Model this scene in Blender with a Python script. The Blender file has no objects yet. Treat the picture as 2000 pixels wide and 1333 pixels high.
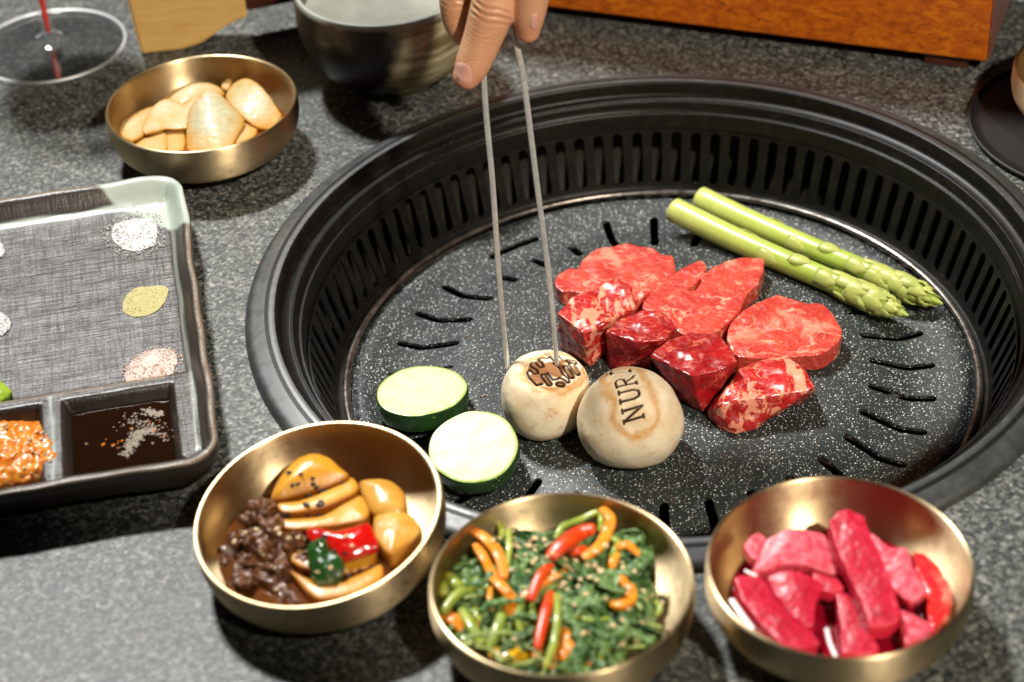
import bpy, bmesh, math, random
import numpy as np
from mathutils import Vector, Matrix, noise, geometry
from mathutils.bvhtree import BVHTree

S = 0.01                       # every number below is in centimetres; 1 cm = 0.01 m
random.seed(7)
sc = bpy.context.scene
COL = sc.collection

# ------------------------------------------------------------------ camera
CAM = Vector((-6.9872, -77.3792, 57.0187))
PITCH, ROLL, FPX = math.radians(37.2426), math.radians(3.6603), 3997.1
R0 = Vector((1, 0, 0)); U0 = Vector((0, math.sin(PITCH), math.cos(PITCH))); F0 = Vector((0, math.cos(PITCH), -math.sin(PITCH)))
CR = R0 * math.cos(ROLL) - U0 * math.sin(ROLL)
CU = R0 * math.sin(ROLL) + U0 * math.cos(ROLL)
cam = bpy.data.cameras.new('camera'); cam_o = bpy.data.objects.new('camera', cam); COL.objects.link(cam_o)
mw = Matrix((( CR.x, CU.x, -F0.x, CAM.x * S), (CR.y, CU.y, -F0.y, CAM.y * S), (CR.z, CU.z, -F0.z, CAM.z * S), (0, 0, 0, 1)))
cam_o.matrix_world = mw
cam.sensor_width = 36; cam.lens = FPX / 2000 * 36; cam.clip_start = 0.01; cam.clip_end = 50
cam.dof.use_dof = True
cam.dof.focus_distance = (Vector((-1.0, -2.0, -2.5)) - CAM).dot(F0) * S
cam.dof.aperture_fstop = 7.0
sc.camera = cam_o

# ------------------------------------------------------------------ light
W_ = bpy.data.worlds.new('World'); sc.world = W_; W_.use_nodes = True
bg = W_.node_tree.nodes['Background']; bg.inputs[0].default_value = (0.86, 0.93, 1.0, 1); bg.inputs[1].default_value = 0.008

def area_light(name, direction, dist, size, size_y, power, color, target=(0, -4, 0)):
    l = bpy.data.lights.new(name, 'AREA'); l.shape = 'RECTANGLE'; l.size = size; l.size_y = size_y
    l.energy = power; l.color = color
    o = bpy.data.objects.new(name, l); COL.objects.link(o)
    d = Vector(direction).normalized()
    o.location = Vector(target) * S + d * dist
    o.rotation_euler = d.to_track_quat('Z', 'Y').to_euler()
    return o
area_light('window_light', (-0.36, 0.60, 1.0), 2.3, 0.24, 0.13, 84, (1.0, 0.99, 0.955))
def spot_light(name, direction, dist, power, color, target, half, blend, radius):
    l = bpy.data.lights.new(name, 'SPOT'); l.energy = power; l.color = color; l.spot_size = math.radians(2 * half); l.spot_blend = blend; l.shadow_soft_size = radius
    o = bpy.data.objects.new(name, l); COL.objects.link(o); d = Vector(direction).normalized()
    o.location = Vector(target) * S + d * dist; o.rotation_euler = d.to_track_quat('Z', 'Y').to_euler(); return o
spot_light('front_light', (0.44, -0.95, 1.0), 2.2, 215, (1.0, 0.89, 0.74), (2, 15, 0), 10.5, 0.45, 0.045)
sc.view_settings.view_transform = 'Standard'; sc.view_settings.look = 'None'
sc.view_settings.exposure = 0.0; sc.view_settings.gamma = 1.0
sc.cycles.use_denoising = True
sc.cycles.max_bounces = 8; sc.cycles.caustics_reflective = True; sc.cycles.sample_clamp_indirect = 6

# ------------------------------------------------------------------ helpers: pixels of the survey grid -> points of the table world
def ray(px, py):
    return (CR * (px - 1000) + CU * (666.5 - py) + F0 * FPX).normalized()
def P(px, py, z):
    d = ray(px, py); t = (z - CAM.z) / d.z
    return CAM + d * t
def Pp(px, py, c, n):                    # on the plane through c with normal n
    d = ray(px, py); t = (c - CAM).dot(n) / d.dot(n)
    return CAM + d * t
def Py(px, py, y):
    d = ray(px, py); t = (y - CAM.y) / d.y
    return CAM + d * t
def zoomed(pts, ox, oy, s):
    return [(ox + x / s, oy + y / s) for x, y in pts]

def tag(o, label=None, cat=None, group=None, kind=None):
    if label: o['label'] = label
    if cat: o['category'] = cat
    if group: o['group'] = group
    if kind: o['kind'] = kind
    return o

def me_from(name, verts, faces, smooth=True):
    me = bpy.data.meshes.new(name)
    me.from_pydata([(v[0] * S, v[1] * S, v[2] * S) for v in verts], [], faces)
    if smooth: me.polygons.foreach_set('use_smooth', [True] * len(me.polygons))
    me.validate(); me.update()
    return me
def link(name, me, mat, parent=None):
    o = bpy.data.objects.new(name, me); COL.objects.link(o)
    if mat is not None and len(me.materials) == 0: me.materials.append(mat)
    if parent: o.parent = parent
    return o
def mk(name, verts, faces, mat, parent=None, smooth=True):
    return link(name, me_from(name, verts, faces, smooth), mat, parent)
def empty(name, loc=(0, 0, 0), rot=(0, 0, 0)):
    o = bpy.data.objects.new(name, None); COL.objects.link(o)
    o.location = Vector(loc) * S; o.rotation_euler = rot; o.empty_display_size = 0.01
    return o

def evaluated(o):                        # bake an object's modifiers into its mesh
    dg = bpy.context.evaluated_depsgraph_get()
    me = bpy.data.meshes.new_from_object(o.evaluated_get(dg))
    o.modifiers.clear(); old = o.data; o.data = me; bpy.data.meshes.remove(old)
    return o

def lathe_vf(profile, seg=96):
    vs, fs = [], []
    rings = []
    for r, z in profile:
        if r < 1e-6:
            rings.append([len(vs)]); vs.append((0, 0, z))
        else:
            rings.append(list(range(len(vs), len(vs) + seg)))
            vs += [(r * math.cos(2 * math.pi * k / seg), r * math.sin(2 * math.pi * k / seg), z) for k in range(seg)]
    for a, b in zip(rings, rings[1:]):
        for k in range(seg):
            k2 = (k + 1) % seg
            if len(a) == 1 and len(b) == 1: continue
            if len(a) == 1: fs.append((a[0], b[k], b[k2]))
            elif len(b) == 1: fs.append((a[k], b[0], a[k2]))
            else: fs.append((a[k], b[k], b[k2], a[k2]))
    return vs, fs
def smooth_profile(pts, n=6):            # Catmull-Rom through the profile points
    out = []
    for i in range(len(pts) - 1):
        p0 = pts[max(i - 1, 0)]; p1 = pts[i]; p2 = pts[i + 1]; p3 = pts[min(i + 2, len(pts) - 1)]
        for k in range(n):
            t = k / n
            out.append(tuple(0.5 * ((2 * p1[j]) + (-p0[j] + p2[j]) * t + (2 * p0[j] - 5 * p1[j] + 4 * p2[j] - p3[j]) * t * t + (-p0[j] + 3 * p1[j] - 3 * p2[j] + p3[j]) * t ** 3) for j in range(len(p1))))
    out.append(tuple(pts[-1]))
    return out

def tube_vf(path, radii, seg=12, flat=1.0, up=Vector((0, 0, 1)), cap=0.6, sq=1.0):
    """tapered tube; flat squashes it across `up`."""
    path = [Vector(p) for p in path]; n = len(path)
    if not isinstance(radii, (list, tuple)): radii = [radii] * n
    # rounded ends
    d0 = (path[0] - path[1]).normalized(); d1 = (path[-1] - path[-2]).normalized()
    ext_p, ext_r = [], []
    for a in (0.25, 0.6, 0.9):
        ext_p.append(path[0] + d0 * radii[0] * cap * math.cos(a * math.pi / 2)); ext_r.append(radii[0] * math.sin(a * math.pi / 2))
    P_ = ext_p + path; Rr = ext_r + list(radii)
    for a in (0.9, 0.6, 0.25):
        P_.append(path[-1] + d1 * radii[-1] * cap * math.cos(a * math.pi / 2)); Rr.append(radii[-1] * math.sin(a * math.pi / 2))
    vs, fs = [], []
    for i, p in enumerate(P_):
        t = (P_[min(i + 1, len(P_) - 1)] - P_[max(i - 1, 0)]).normalized()
        x = t.cross(up)
        if x.length < 1e-4: x = t.cross(Vector((0, 1, 0)))
        x.normalize(); y = x.cross(t).normalized()
        for k in range(seg):
            a = 2 * math.pi * k / seg
            ca, sa = math.cos(a), math.sin(a)
            vs.append(p + x * math.copysign(abs(ca) ** sq, ca) * Rr[i] + y * math.copysign(abs(sa) ** sq, sa) * Rr[i] * flat)
    for i in range(len(P_) - 1):
        for k in range(seg):
            k2 = (k + 1) % seg
            fs.append((i * seg + k, i * seg + k2, (i + 1) * seg + k2, (i + 1) * seg + k))
    fs.append(tuple(range(seg - 1, -1, -1))); b = (len(P_) - 1) * seg
    fs.append(tuple(b + k for k in range(seg)))
    return vs, fs
def smooth_path(pts, n=5):
    return [Vector(p) for p in smooth_profile([tuple(p) for p in pts], n)]

def join_vf(parts):
    vs, fs = [], []
    for v, f in parts:
        b = len(vs); vs += list(v); fs += [tuple(i + b for i in q) for q in f]
    return vs, fs

def displace(o, amp, scale, seed=0.0, octaves=3, amp2=0.0, scale2=1.0):
    me = o.data; n = len(me.vertices)
    co = np.zeros(n * 3); me.vertices.foreach_get('co', co); co = co.reshape(-1, 3)
    nr = np.zeros(n * 3); me.vertices.foreach_get('normal', nr); nr = nr.reshape(-1, 3)
    off = Vector((seed * 7.3, seed * 3.1, seed * 1.7))
    d = np.empty(n)
    for i, c in enumerate((co / S).tolist()):
        c = Vector(c)
        q = noise.fractal(c * scale + off, 1.0, 2.0, octaves) * amp
        if amp2: q += noise.noise(c * scale2 + off) * amp2
        d[i] = q
    co = co + nr * d[:, None] * S
    me.vertices.foreach_set('co', co.ravel()); me.update()

def solid(name, vs, fs, mat, parent=None, voxel=0.07, smooth=4, amp=0.03, scale=1.5, seed=0.0, amp2=0.0, scale2=6.0):
    o = mk(name, vs, fs, mat, parent)
    bm = bmesh.new(); bm.from_mesh(o.data); bmesh.ops.recalc_face_normals(bm, faces=bm.faces); bm.to_mesh(o.data); bm.free()
    m = o.modifiers.new('r', 'REMESH'); m.mode = 'VOXEL'; m.voxel_size = voxel * S; m.use_smooth_shade = True
    if smooth:
        m = o.modifiers.new('s', 'SMOOTH'); m.factor = 0.5; m.iterations = smooth
    evaluated(o)
    if amp or amp2: displace(o, amp, scale, seed, 3, amp2, scale2)
    return o

def hull(name, pts, mat, parent=None, **kw):
    bm = bmesh.new()
    for p in pts: bm.verts.new(p)
    r = bmesh.ops.convex_hull(bm, input=bm.verts)
    bmesh.ops.delete(bm, geom=list({g for g in r['geom_interior'] + r['geom_unused'] if isinstance(g, bmesh.types.BMVert)}), context='VERTS')
    bm.verts.index_update()
    vs = [v.co.copy() for v in bm.verts]; fs = [[v.index for v in f.verts] for f in bm.faces]; bm.free()
    return solid(name, vs, fs, mat, parent, **kw)

def rounded(poly, n=3):                  # closed Catmull-Rom
    out = []; m = len(poly)
    for i in range(m):
        p0, p1, p2, p3 = poly[i - 1], poly[i], poly[(i + 1) % m], poly[(i + 2) % m]
        for k in range(n):
            t = k / n
            out.append(tuple(0.5 * ((2 * p1[j]) + (-p0[j] + p2[j]) * t + (2 * p0[j] - 5 * p1[j] + 4 * p2[j] - p3[j]) * t * t + (-p0[j] + 3 * p1[j] - 3 * p2[j] + p3[j]) * t ** 3) for j in range(2)))
    return out

def piece(name, outline, z, thick, mat, parent=None, tilt=(0, 0), dome=0.0, bend=0.0, bend_dir=(1, 0), flare=0.0,
          voxel=0.07, smooth=4, amp=0.03, scale=1.5, seed=0.0, amp2=0.0, scale2=6.0, round_n=3, grow=1.03):
    """a slab whose top face has this outline; top at z through its centre, tilted, domed and bent."""
    if round_n > 1: outline = rounded(outline, round_n)
    cx = sum(p[0] for p in outline) / len(outline); cy = sum(p[1] for p in outline) / len(outline)
    outline = [(cx + (x - cx) * grow, cy + (y - cy) * grow) for x, y in outline]
    c = P(cx, cy, z); n = Vector((-tilt[0], -tilt[1], 1)).normalized()
    top = [Pp(x, y, c, n) for x, y in outline]
    ctr = sum(top, Vector()) / len(top)
    bot = [p - n * thick + (p - ctr) * flare for p in top]
    m = len(top)
    # CDT fill of the top so that nonconvex outlines stay valid
    ex = Vector((1, 0, 0)); ex = (ex - n * ex.dot(n)).normalized(); ey = n.cross(ex)
    co2 = [Vector(((p - c).dot(ex), (p - c).dot(ey))) for p in top]
    r = geometry.delaunay_2d_cdt(co2, [(i, (i + 1) % m) for i in range(m)], [list(range(m))], 1, 1e-5)
    vs = top + bot; fs = []
    if len(r[0]) == m:
        for f in r[2]:
            fs.append(tuple(f)); fs.append(tuple(i + m for i in reversed(f)))
    else:
        fs.append(tuple(range(m))); fs.append(tuple(range(2 * m - 1, m - 1, -1)))
    for i in range(m):
        j = (i + 1) % m; fs.append((i, i + m, j + m, j))
    o = solid(name, vs, fs, mat, parent, voxel=voxel, smooth=smooth, amp=0, scale=1)
    if dome or bend:
        me = o.data; co = np.zeros(len(me.vertices) * 3); me.vertices.foreach_get('co', co); co = co.reshape(-1, 3) / S
        rel = co - np.array(c); u = rel @ np.array(ex); v = rel @ np.array(ey); hgt = rel @ np.array(n)
        poly = np.array([[p.x, p.y] for p in co2]); d = np.full(len(u), 1e9)
        for i in range(m):
            a = poly[i]; b = poly[(i + 1) % m]; ab = b - a; L = ab @ ab + 1e-12
            t = np.clip(((u - a[0]) * ab[0] + (v - a[1]) * ab[1]) / L, 0, 1)
            d = np.minimum(d, np.hypot(u - a[0] - t * ab[0], v - a[1] - t * ab[1]))
        dm = d.max() + 1e-6; q = 1 - (1 - d / dm) ** 2
        topw = np.clip((hgt + thick) / max(thick, 1e-6), 0, 1)
        add = dome * q * topw
        bd = np.array(bend_dir, float); bd /= np.hypot(*bd); s = u * bd[0] + v * bd[1]
        add = add - bend * (s / (np.abs(s).max() + 1e-6)) ** 2
        co = co + add[:, None] * np.array(n)
        me.vertices.foreach_set('co', (co * S).ravel()); me.update()
        a_ = me.attributes.new('edge', 'FLOAT', 'POINT'); a_.data.foreach_set('value', np.exp(-d / 0.2).astype(np.float32))
    if amp or amp2: displace(o, amp, scale, seed, 3, amp2, scale2)
    return o

def set_attr(me, name, vals):
    a = me.attributes.new(name, 'FLOAT', 'POINT'); a.data.foreach_set('value', np.asarray(vals, dtype=np.float32))

# ------------------------------------------------------------------ materials
class NT:
    def __init__(s, name):
        s.m = bpy.data.materials.new(name); s.m.use_nodes = True; s.t = s.m.node_tree
        s.b = s.t.nodes['Principled BSDF']
        s._c = None
    def n(s, typ, _ins=None, **attrs):
        nd = s.t.nodes.new(typ)
        for k, v in attrs.items(): setattr(nd, k, v)
        for k, v in (_ins or {}).items(): s.put(nd.inputs[k], v)
        return nd
    def put(s, sock, v):
        if isinstance(v, bpy.types.NodeSocket): s.t.links.new(v, sock)
        elif isinstance(v, (tuple, list)):
            if len(v) == 3 and len(sock.default_value) == 4: v = tuple(v) + (1,)
            sock.default_value = v
        else: sock.default_value = v
    def coord(s, sx=1, sy=None, sz=None):     # object coordinates in centimetres
        if s._c is None: s._c = s.n('ShaderNodeTexCoord').outputs['Object']
        m = s.n('ShaderNodeMapping', {'Vector': s._c}); sy = sx if sy is None else sy; sz = sx if sz is None else sz
        m.inputs['Scale'].default_value = (100 * sx, 100 * sy, 100 * sz); return m.outputs[0]
    def noise(s, scale, detail=3, rough=0.5, dist=0.0, vec=None, out='Fac'):
        return s.n('ShaderNodeTexNoise', {'Vector': vec or s.coord(), 'Scale': scale, 'Detail': detail, 'Roughness': rough, 'Distortion': dist}).outputs[out]
    def vor(s, scale, feature='F1', out='Distance', vec=None, rand=1.0):
        return s.n('ShaderNodeTexVoronoi', {'Vector': vec or s.coord(), 'Scale': scale, 'Randomness': rand}, feature=feature).outputs[out]
    def ramp(s, fac, stops, interp='LINEAR'):
        r = s.n('ShaderNodeValToRGB', {'Fac': fac}); cr = r.color_ramp; cr.interpolation = interp
        while len(cr.elements) < len(stops): cr.elements.new(0.5)
        for e, (p, c) in zip(cr.elements, stops):
            e.position = p; e.color = (c, c, c, 1) if isinstance(c, (int, float)) else tuple(c) + (1,)
        return r.outputs[0]
    def mix(s, f, a, b, mode='MIX'):
        nd = s.n('ShaderNodeMix', None, data_type='RGBA', blend_type=mode)
        s.put(nd.inputs[0], f); s.put(nd.inputs[6], a); s.put(nd.inputs[7], b); return nd.outputs[2]
    def math(s, op, a, b=0.0, c=None, clamp=False):
        nd = s.n('ShaderNodeMath', None, operation=op, use_clamp=clamp); s.put(nd.inputs[0], a); s.put(nd.inputs[1], b)
        if c is not None: s.put(nd.inputs[2], c)
        return nd.outputs[0]
    def attr(s, name): return s.n('ShaderNodeAttribute', None, attribute_name=name).outputs['Fac']
    def bump(s, h, strength=0.3, dist=0.05, normal=None):
        nd = s.n('ShaderNodeBump', {'Height': h, 'Strength': strength, 'Distance': dist * S})
        if normal: s.put(nd.inputs['Normal'], normal)
        return nd.outputs[0]
    def set(s, **kw):
        names = dict(color='Base Color', rough='Roughness', metal='Metallic', normal='Normal', coat='Coat Weight', coat_rough='Coat Roughness', sss='Subsurface Weight',
                     sss_r='Subsurface Radius', sss_s='Subsurface Scale', trans='Transmission Weight', ior='IOR', aniso='Anisotropic', tangent='Tangent', arot='Anisotropic Rotation', spec='Specular IOR Level', alpha='Alpha',
                     sheen='Sheen Weight')
        for k, v in kw.items(): s.put(s.b.inputs[names[k]], v)
        return s.m

def m_granite():
    k = NT('granite')
    big = k.noise(0.25, 3, 0.6); mid = k.noise(3.4, 6, 0.85, 0.4); cell = k.vor(6.5, out='Color'); cv = k.math('MULTIPLY', k.n('ShaderNodeSeparateColor', {'Color': cell}).outputs[0], 1.0)
    v = k.math('ADD', k.math('MULTIPLY', mid, 0.78), k.math('MULTIPLY', cv, 0.22))
    c = k.ramp(v, [(0.34, (0.005, 0.0065, 0.006)), (0.43, (0.018, 0.021, 0.020)), (0.51, (0.060, 0.068, 0.063)), (0.60, (0.15, 0.157, 0.145)), (0.70, (0.38, 0.355, 0.31))])
    sp = k.ramp(k.noise(3.1, 2, 0.5), [(0.69, 0.0), (0.73, 0.8)])
    c = k.mix(sp, c, (0.44, 0.32, 0.23))
    c = k.mix(k.ramp(big, [(0.35, 0.0), (0.65, 0.4)]), c, k.mix(0.5, c, (0.035, 0.038, 0.036)))
    r = k.ramp(mid, [(0.35, 0.52), (0.65, 0.42)])
    b = k.bump(k.math('ADD', k.noise(3.0, 6, 0.8), k.math('MULTIPLY', k.noise(1.3, 2), 0.5)), 0.34, 0.05)
    return k.set(color=c, rough=r, normal=b, spec=0.5)

def m_iron(name, speck=0.0, rough=0.4, base=(0.016, 0.017, 0.018), sp=0.55):
    k = NT(name)
    c = base; nb = k.noise(22, 3, 0.6)
    if speck:
        w = k.coord()
        warp = k.noise(1.2, 2, out='Fac')
        v1 = k.vor(6.0, vec=w); s1 = k.ramp(v1, [(0.0, 1.0), (0.17, 1.0), (0.24, 0.0)])
        keep = k.ramp(k.vor(6.0, out='Color', vec=w), [(0.40, 0.0), (0.46, 1.0)])
        v2 = k.vor(10, vec=w); s2 = k.ramp(v2, [(0.0, 1.0), (0.2, 0.85), (0.28, 0.0)])
        keep2 = k.ramp(k.vor(10, out='Color', vec=w), [(0.4, 0.0), (0.48, 1.0)])
        v3 = k.vor(2.6, vec=w); s3 = k.ramp(v3, [(0.0, 1.0), (0.085, 1.0), (0.12, 0.0)])
        keep3 = k.ramp(k.vor(2.6, out='Color', vec=w), [(0.5, 0.0), (0.55, 1.0)])
        a = k.math('MULTIPLY', s1, keep); b2 = k.math('MULTIPLY', s2, keep2); c3 = k.math('MULTIPLY', s3, keep3)
        a = k.math('MULTIPLY', k.math('MAXIMUM', k.math('MAXIMUM', a, k.math('MULTIPLY', b2, 0.7)), c3), speck)
        c = k.mix(k.noise(0.5, 3), (0.011, 0.015, 0.015), (0.026, 0.033, 0.032))
        c = k.mix(a, c, (0.66, 0.67, 0.64))
    else:
        c = k.mix(k.ramp(k.noise(1.1, 4, 0.6), [(0.45, 0.0), (0.75, 1.0)]), base, tuple(x * 1.9 for x in base))
    return k.set(color=c, rough=k.ramp(k.noise(2.0, 4, 0.6), [(0.3, rough - 0.06), (0.7, rough + 0.08)]), normal=k.bump(nb, 0.25, 0.01), spec=sp)

def m_greasy_iron():
    k = NT('greasy_cast_iron')
    g = k.ramp(k.noise(1.6, 4, 0.7, 0.4), [(0.5, 0.0), (0.72, 1.0)])
    c = k.mix(g, (0.006, 0.0065, 0.006), (0.017, 0.014, 0.010))
    drops = k.ramp(k.vor(5.5), [(0.0, 1.0), (0.16, 0.4), (0.24, 0.0)])
    zone = k.ramp(k.noise(1.1, 2), [(0.48, 0.0), (0.62, 1.0)])
    dr = k.math('MULTIPLY', drops, zone)
    z = k.n('ShaderNodeSeparateXYZ', {'Vector': k.coord()}).outputs['Z']
    low = k.ramp(k.math('MULTIPLY_ADD', z, -0.35, -0.5), [(0.0, 0.15), (0.8, 1.0)])
    dr = k.math('MULTIPLY', dr, low)
    r = k.math('SUBTRACT', 0.40, k.math('MULTIPLY', dr, 0.3), clamp=True)
    return k.set(color=c, rough=r, normal=k.bump(k.math('ADD', dr, k.math('MULTIPLY', k.noise(14, 3), 0.15)), 0.7, 0.05), spec=0.22)

def m_brass(name='brushed_brass', col=(0.64, 0.50, 0.30), rough=0.42):
    k = NT(name)
    xyz = k.n('ShaderNodeSeparateXYZ', {'Vector': k.coord()})
    rr = k.math('SQRT', k.math('ADD', k.math('MULTIPLY', xyz.outputs[0], xyz.outputs[0]), k.math('MULTIPLY', xyz.outputs[1], xyz.outputs[1])))
    cv = k.n('ShaderNodeCombineXYZ', {0: rr, 2: xyz.outputs[2]}).outputs[0]
    lines = k.noise(26, 3, 0.7, vec=cv)
    c = k.mix(k.noise(0.9, 3, 0.6), col, tuple(x * 0.82 for x in col))
    c = k.mix(k.ramp(lines, [(0.35, 0.0), (0.65, 0.35)]), c, tuple(min(1, x * 1.25) for x in col))
    tg = k.n('ShaderNodeTangent', None, direction_type='RADIAL', axis='Z').outputs[0]
    r = k.ramp(k.noise(1.7, 4, 0.65), [(0.3, rough - 0.05), (0.7, rough + 0.07)])
    return k.set(color=c, metal=1.0, rough=r, aniso=0.92, arot=0.25, tangent=tg, normal=k.bump(lines, 0.12, 0.006))

def m_plain(name, c1, c2, rough=0.4, scale=2.0, bump=0.2, bscale=8, sss=0.0, sss_r=(1, .5, .3), sss_s=0.3, coat=0.0, coat_rough=0.1, detail=4, dist=0.4, lo=0.35, hi=0.65, metal=0, bdist=0.03, trans=0.0, ior=1.45, edge=None):
    k = NT(name)
    c = k.mix(k.ramp(k.noise(scale, detail, 0.6, dist), [(lo, 0.0), (hi, 1.0)]), c1, c2)
    if edge: c = k.mix(k.math('MULTIPLY', k.math('POWER', k.attr('edge'), 2.2), 0.95), c, edge)
    return k.set(color=c, rough=rough, normal=k.bump(k.noise(bscale, 4, 0.6), bump, bdist), sss=sss, sss_r=sss_r, sss_s=sss_s * S, coat=coat, coat_rough=coat_rough, metal=metal, trans=trans, ior=ior)

def m_meat(name, deep, mid, fat, amount=0.5, grain=(1.0, 3.0, 2.0), rough=0.22, big=0.5, stripes=0.0, sscale=1.0, web=1.0):
    k = NT(name)
    v = k.coord(*grain)
    wc = k.n('ShaderNodeTexNoise', {'Vector': v, 'Scale': 0.9, 'Detail': 5, 'Roughness': 0.6}).outputs['Color']
    sc_ = k.n('ShaderNodeVectorMath', None, operation='MULTIPLY_ADD'); k.put(sc_.inputs[0], wc); k.put(sc_.inputs[1], (1.7, 1.7, 1.7)); k.put(sc_.inputs[2], v)
    vw = sc_.outputs[0]
    base = k.mix(k.ramp(k.noise(0.7, 4, 0.65, 0.8), [(0.35, 0.0), (0.62, 1.0)]), deep, mid)
    fib = k.noise(4.5, 3, 0.6, 0.2, vec=k.coord(0.6, 2.6, 1.6))
    base = k.mix(k.ramp(fib, [(0.40, 0.0), (0.65, 0.45)]), base, mid)
    def net(scale, w):
        e = k.n('ShaderNodeTexVoronoi', {'Vector': vw, 'Scale': scale}, feature='DISTANCE_TO_EDGE').outputs['Distance']
        wn = k.ramp(k.noise(1.1, 3, 0.6), [(0.40, 0.0), (0.70, w)])
        return k.math('MULTIPLY', k.n('ShaderNodeMapRange', {'Value': k.math('SUBTRACT', wn, e), 'From Min': -0.01, 'From Max': 0.03}).outputs[0], k.ramp(wn, [(0.0, 0.0), (0.02, 1.0)]))
    f = k.math('MAXIMUM', k.math('MULTIPLY', net(0.75 * web, 0.11 * amount), 0.95), k.math('MULTIPLY', net(2.3 * web, 0.10 * amount), 0.6))
    c = k.mix(f, base, fat)
    if big:
        patch = k.ramp(k.noise(0.42, 4, 0.55, 0.8), [(0.57, 0.0), (0.66, big)])
        c = k.mix(patch, c, fat)
    if stripes:
        st = k.ramp(k.noise(0.8 * sscale, 4, 0.55, 0.35, vec=k.coord(1.0, 0.3, 1.0)), [(0.51, 0.0), (0.555, stripes)])
        c = k.mix(st, c, fat)
    h = k.math('ADD', k.noise(1.6, 4, 0.55, vec=v), k.math('MULTIPLY', fib, 0.35))
    return k.set(color=c, rough=k.ramp(k.noise(5, 3), [(0.35, rough - 0.04), (0.7, rough + 0.2)]), normal=k.bump(h, 0.35, 0.06), sss=0.10, sss_r=(1, .18, .12), sss_s=0.25 * S, coat=0.3, coat_rough=0.14)

def m_wood(name, c1, c2, c3, axis_scale=(0.25, 3.0, 3.0), rough=0.35, coat=0.3, grain=1.0, dist=0.6):
    k = NT(name)
    v = k.coord(*axis_scale)
    n1 = k.noise(0.9 * grain, 6, 0.65, dist, vec=v); n2 = k.noise(5 * grain, 4, 0.7, 0.2, vec=v)
    c = k.ramp(k.math('ADD', k.math('MULTIPLY', n1, 0.7), k.math('MULTIPLY', n2, 0.3)), [(0.34, c1), (0.5, c2), (0.64, c3)])
    return k.set(color=c, rough=rough, coat=coat, coat_rough=0.25, normal=k.bump(n2, 0.15, 0.02))

def m_glass(name='clear_glass', col=(1, 1, 1)):
    k = NT(name); out = k.t.nodes['Material Output']
    tr = k.n('ShaderNodeBsdfTransparent', {'Color': tuple(0.97 * c for c in col)}).outputs[0]; gls = k.n('ShaderNodeBsdfGlossy', {'Color': (1, 1, 1), 'Roughness': 0.02}).outputs[0]
    fr = k.math('ADD', k.math('POWER', k.n('ShaderNodeLayerWeight', {'Blend': 0.5}).outputs['Facing'], 2.0), 0.06, clamp=True)
    mx = k.n('ShaderNodeMixShader', {0: fr, 1: tr, 2: gls}).outputs[0]
    k.t.links.new(mx, out.inputs['Surface']); return k.m

def m_liquid(name, col, rough=0.04, bump=0.05, trans=0.0):
    k = NT(name)
    return k.set(color=k.mix(k.noise(0.8, 3), col, tuple(x * 1.7 for x in col)), rough=rough, normal=k.bump(k.noise(1.4, 3), bump, 0.05), spec=0.6, coat=0.5, coat_rough=0.02, trans=trans)

MAT = {}
MAT['granite'] = m_granite()
MAT['iron'] = m_iron('matt_black_iron', 0, 0.42, base=(0.022, 0.024, 0.024), sp=1.0)
MAT['wall_iron'] = m_greasy_iron()
MAT['stone_coat'] = m_iron('speckled_stone_coating', 0.9, 0.50, sp=0.4)
MAT['ring'] = m_plain('worn_steel_ring', (0.30, 0.28, 0.26), (0.10, 0.085, 0.07), rough=0.28, scale=1.5, bump=0.3, metal=0.9)
MAT['black'] = m_plain('sooty_black', (0.003, 0.003, 0.002), (0.010, 0.008, 0.003), rough=0.6)
MAT['ember'] = m_plain('ash_and_drippings', (0.006, 0.003, 0.002), (0.07, 0.04, 0.03), rough=0.5, scale=0.9, bump=0.7, bscale=2)
MAT['brass'] = m_brass()
MAT['steel'] = m_plain('scuffed_steel', (0.88, 0.88, 0.87), (0.70, 0.69, 0.68), rough=0.20, scale=3, bump=0.06, bscale=5, metal=0.6)
MAT['meat_dark'] = m_meat('dark_red_beef', (0.15, 0.002, 0.005), (0.36, 0.008, 0.010), (0.66, 0.15, 0.10), 0.5, (1.0, 1.8, 1.3), big=0.0, rough=0.26, web=1.5)
MAT['meat_streaky'] = m_meat('streaky_beef', (0.26, 0.004, 0.008), (0.46, 0.014, 0.014), (0.80, 0.34, 0.21), 0.45, (0.8, 1.4, 1.2), big=0.0, stripes=0.75, sscale=2.2, rough=0.26, web=1.2)
MAT['meat_pink'] = m_meat('pink_beef', (0.38, 0.018, 0.014), (0.52, 0.060, 0.036), (0.72, 0.33, 0.22), 0.42, (0.8, 1.0, 1.0), big=0.6, rough=0.30, web=0.8)

# the grill hangs in its opening with the rim only 6 mm proud of the stone: place and size of the grill and all that lies on it
GRILL_AT = Vector((0.107, 1.184, -0.873)); GRILL_SIZE = 1.0153

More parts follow.
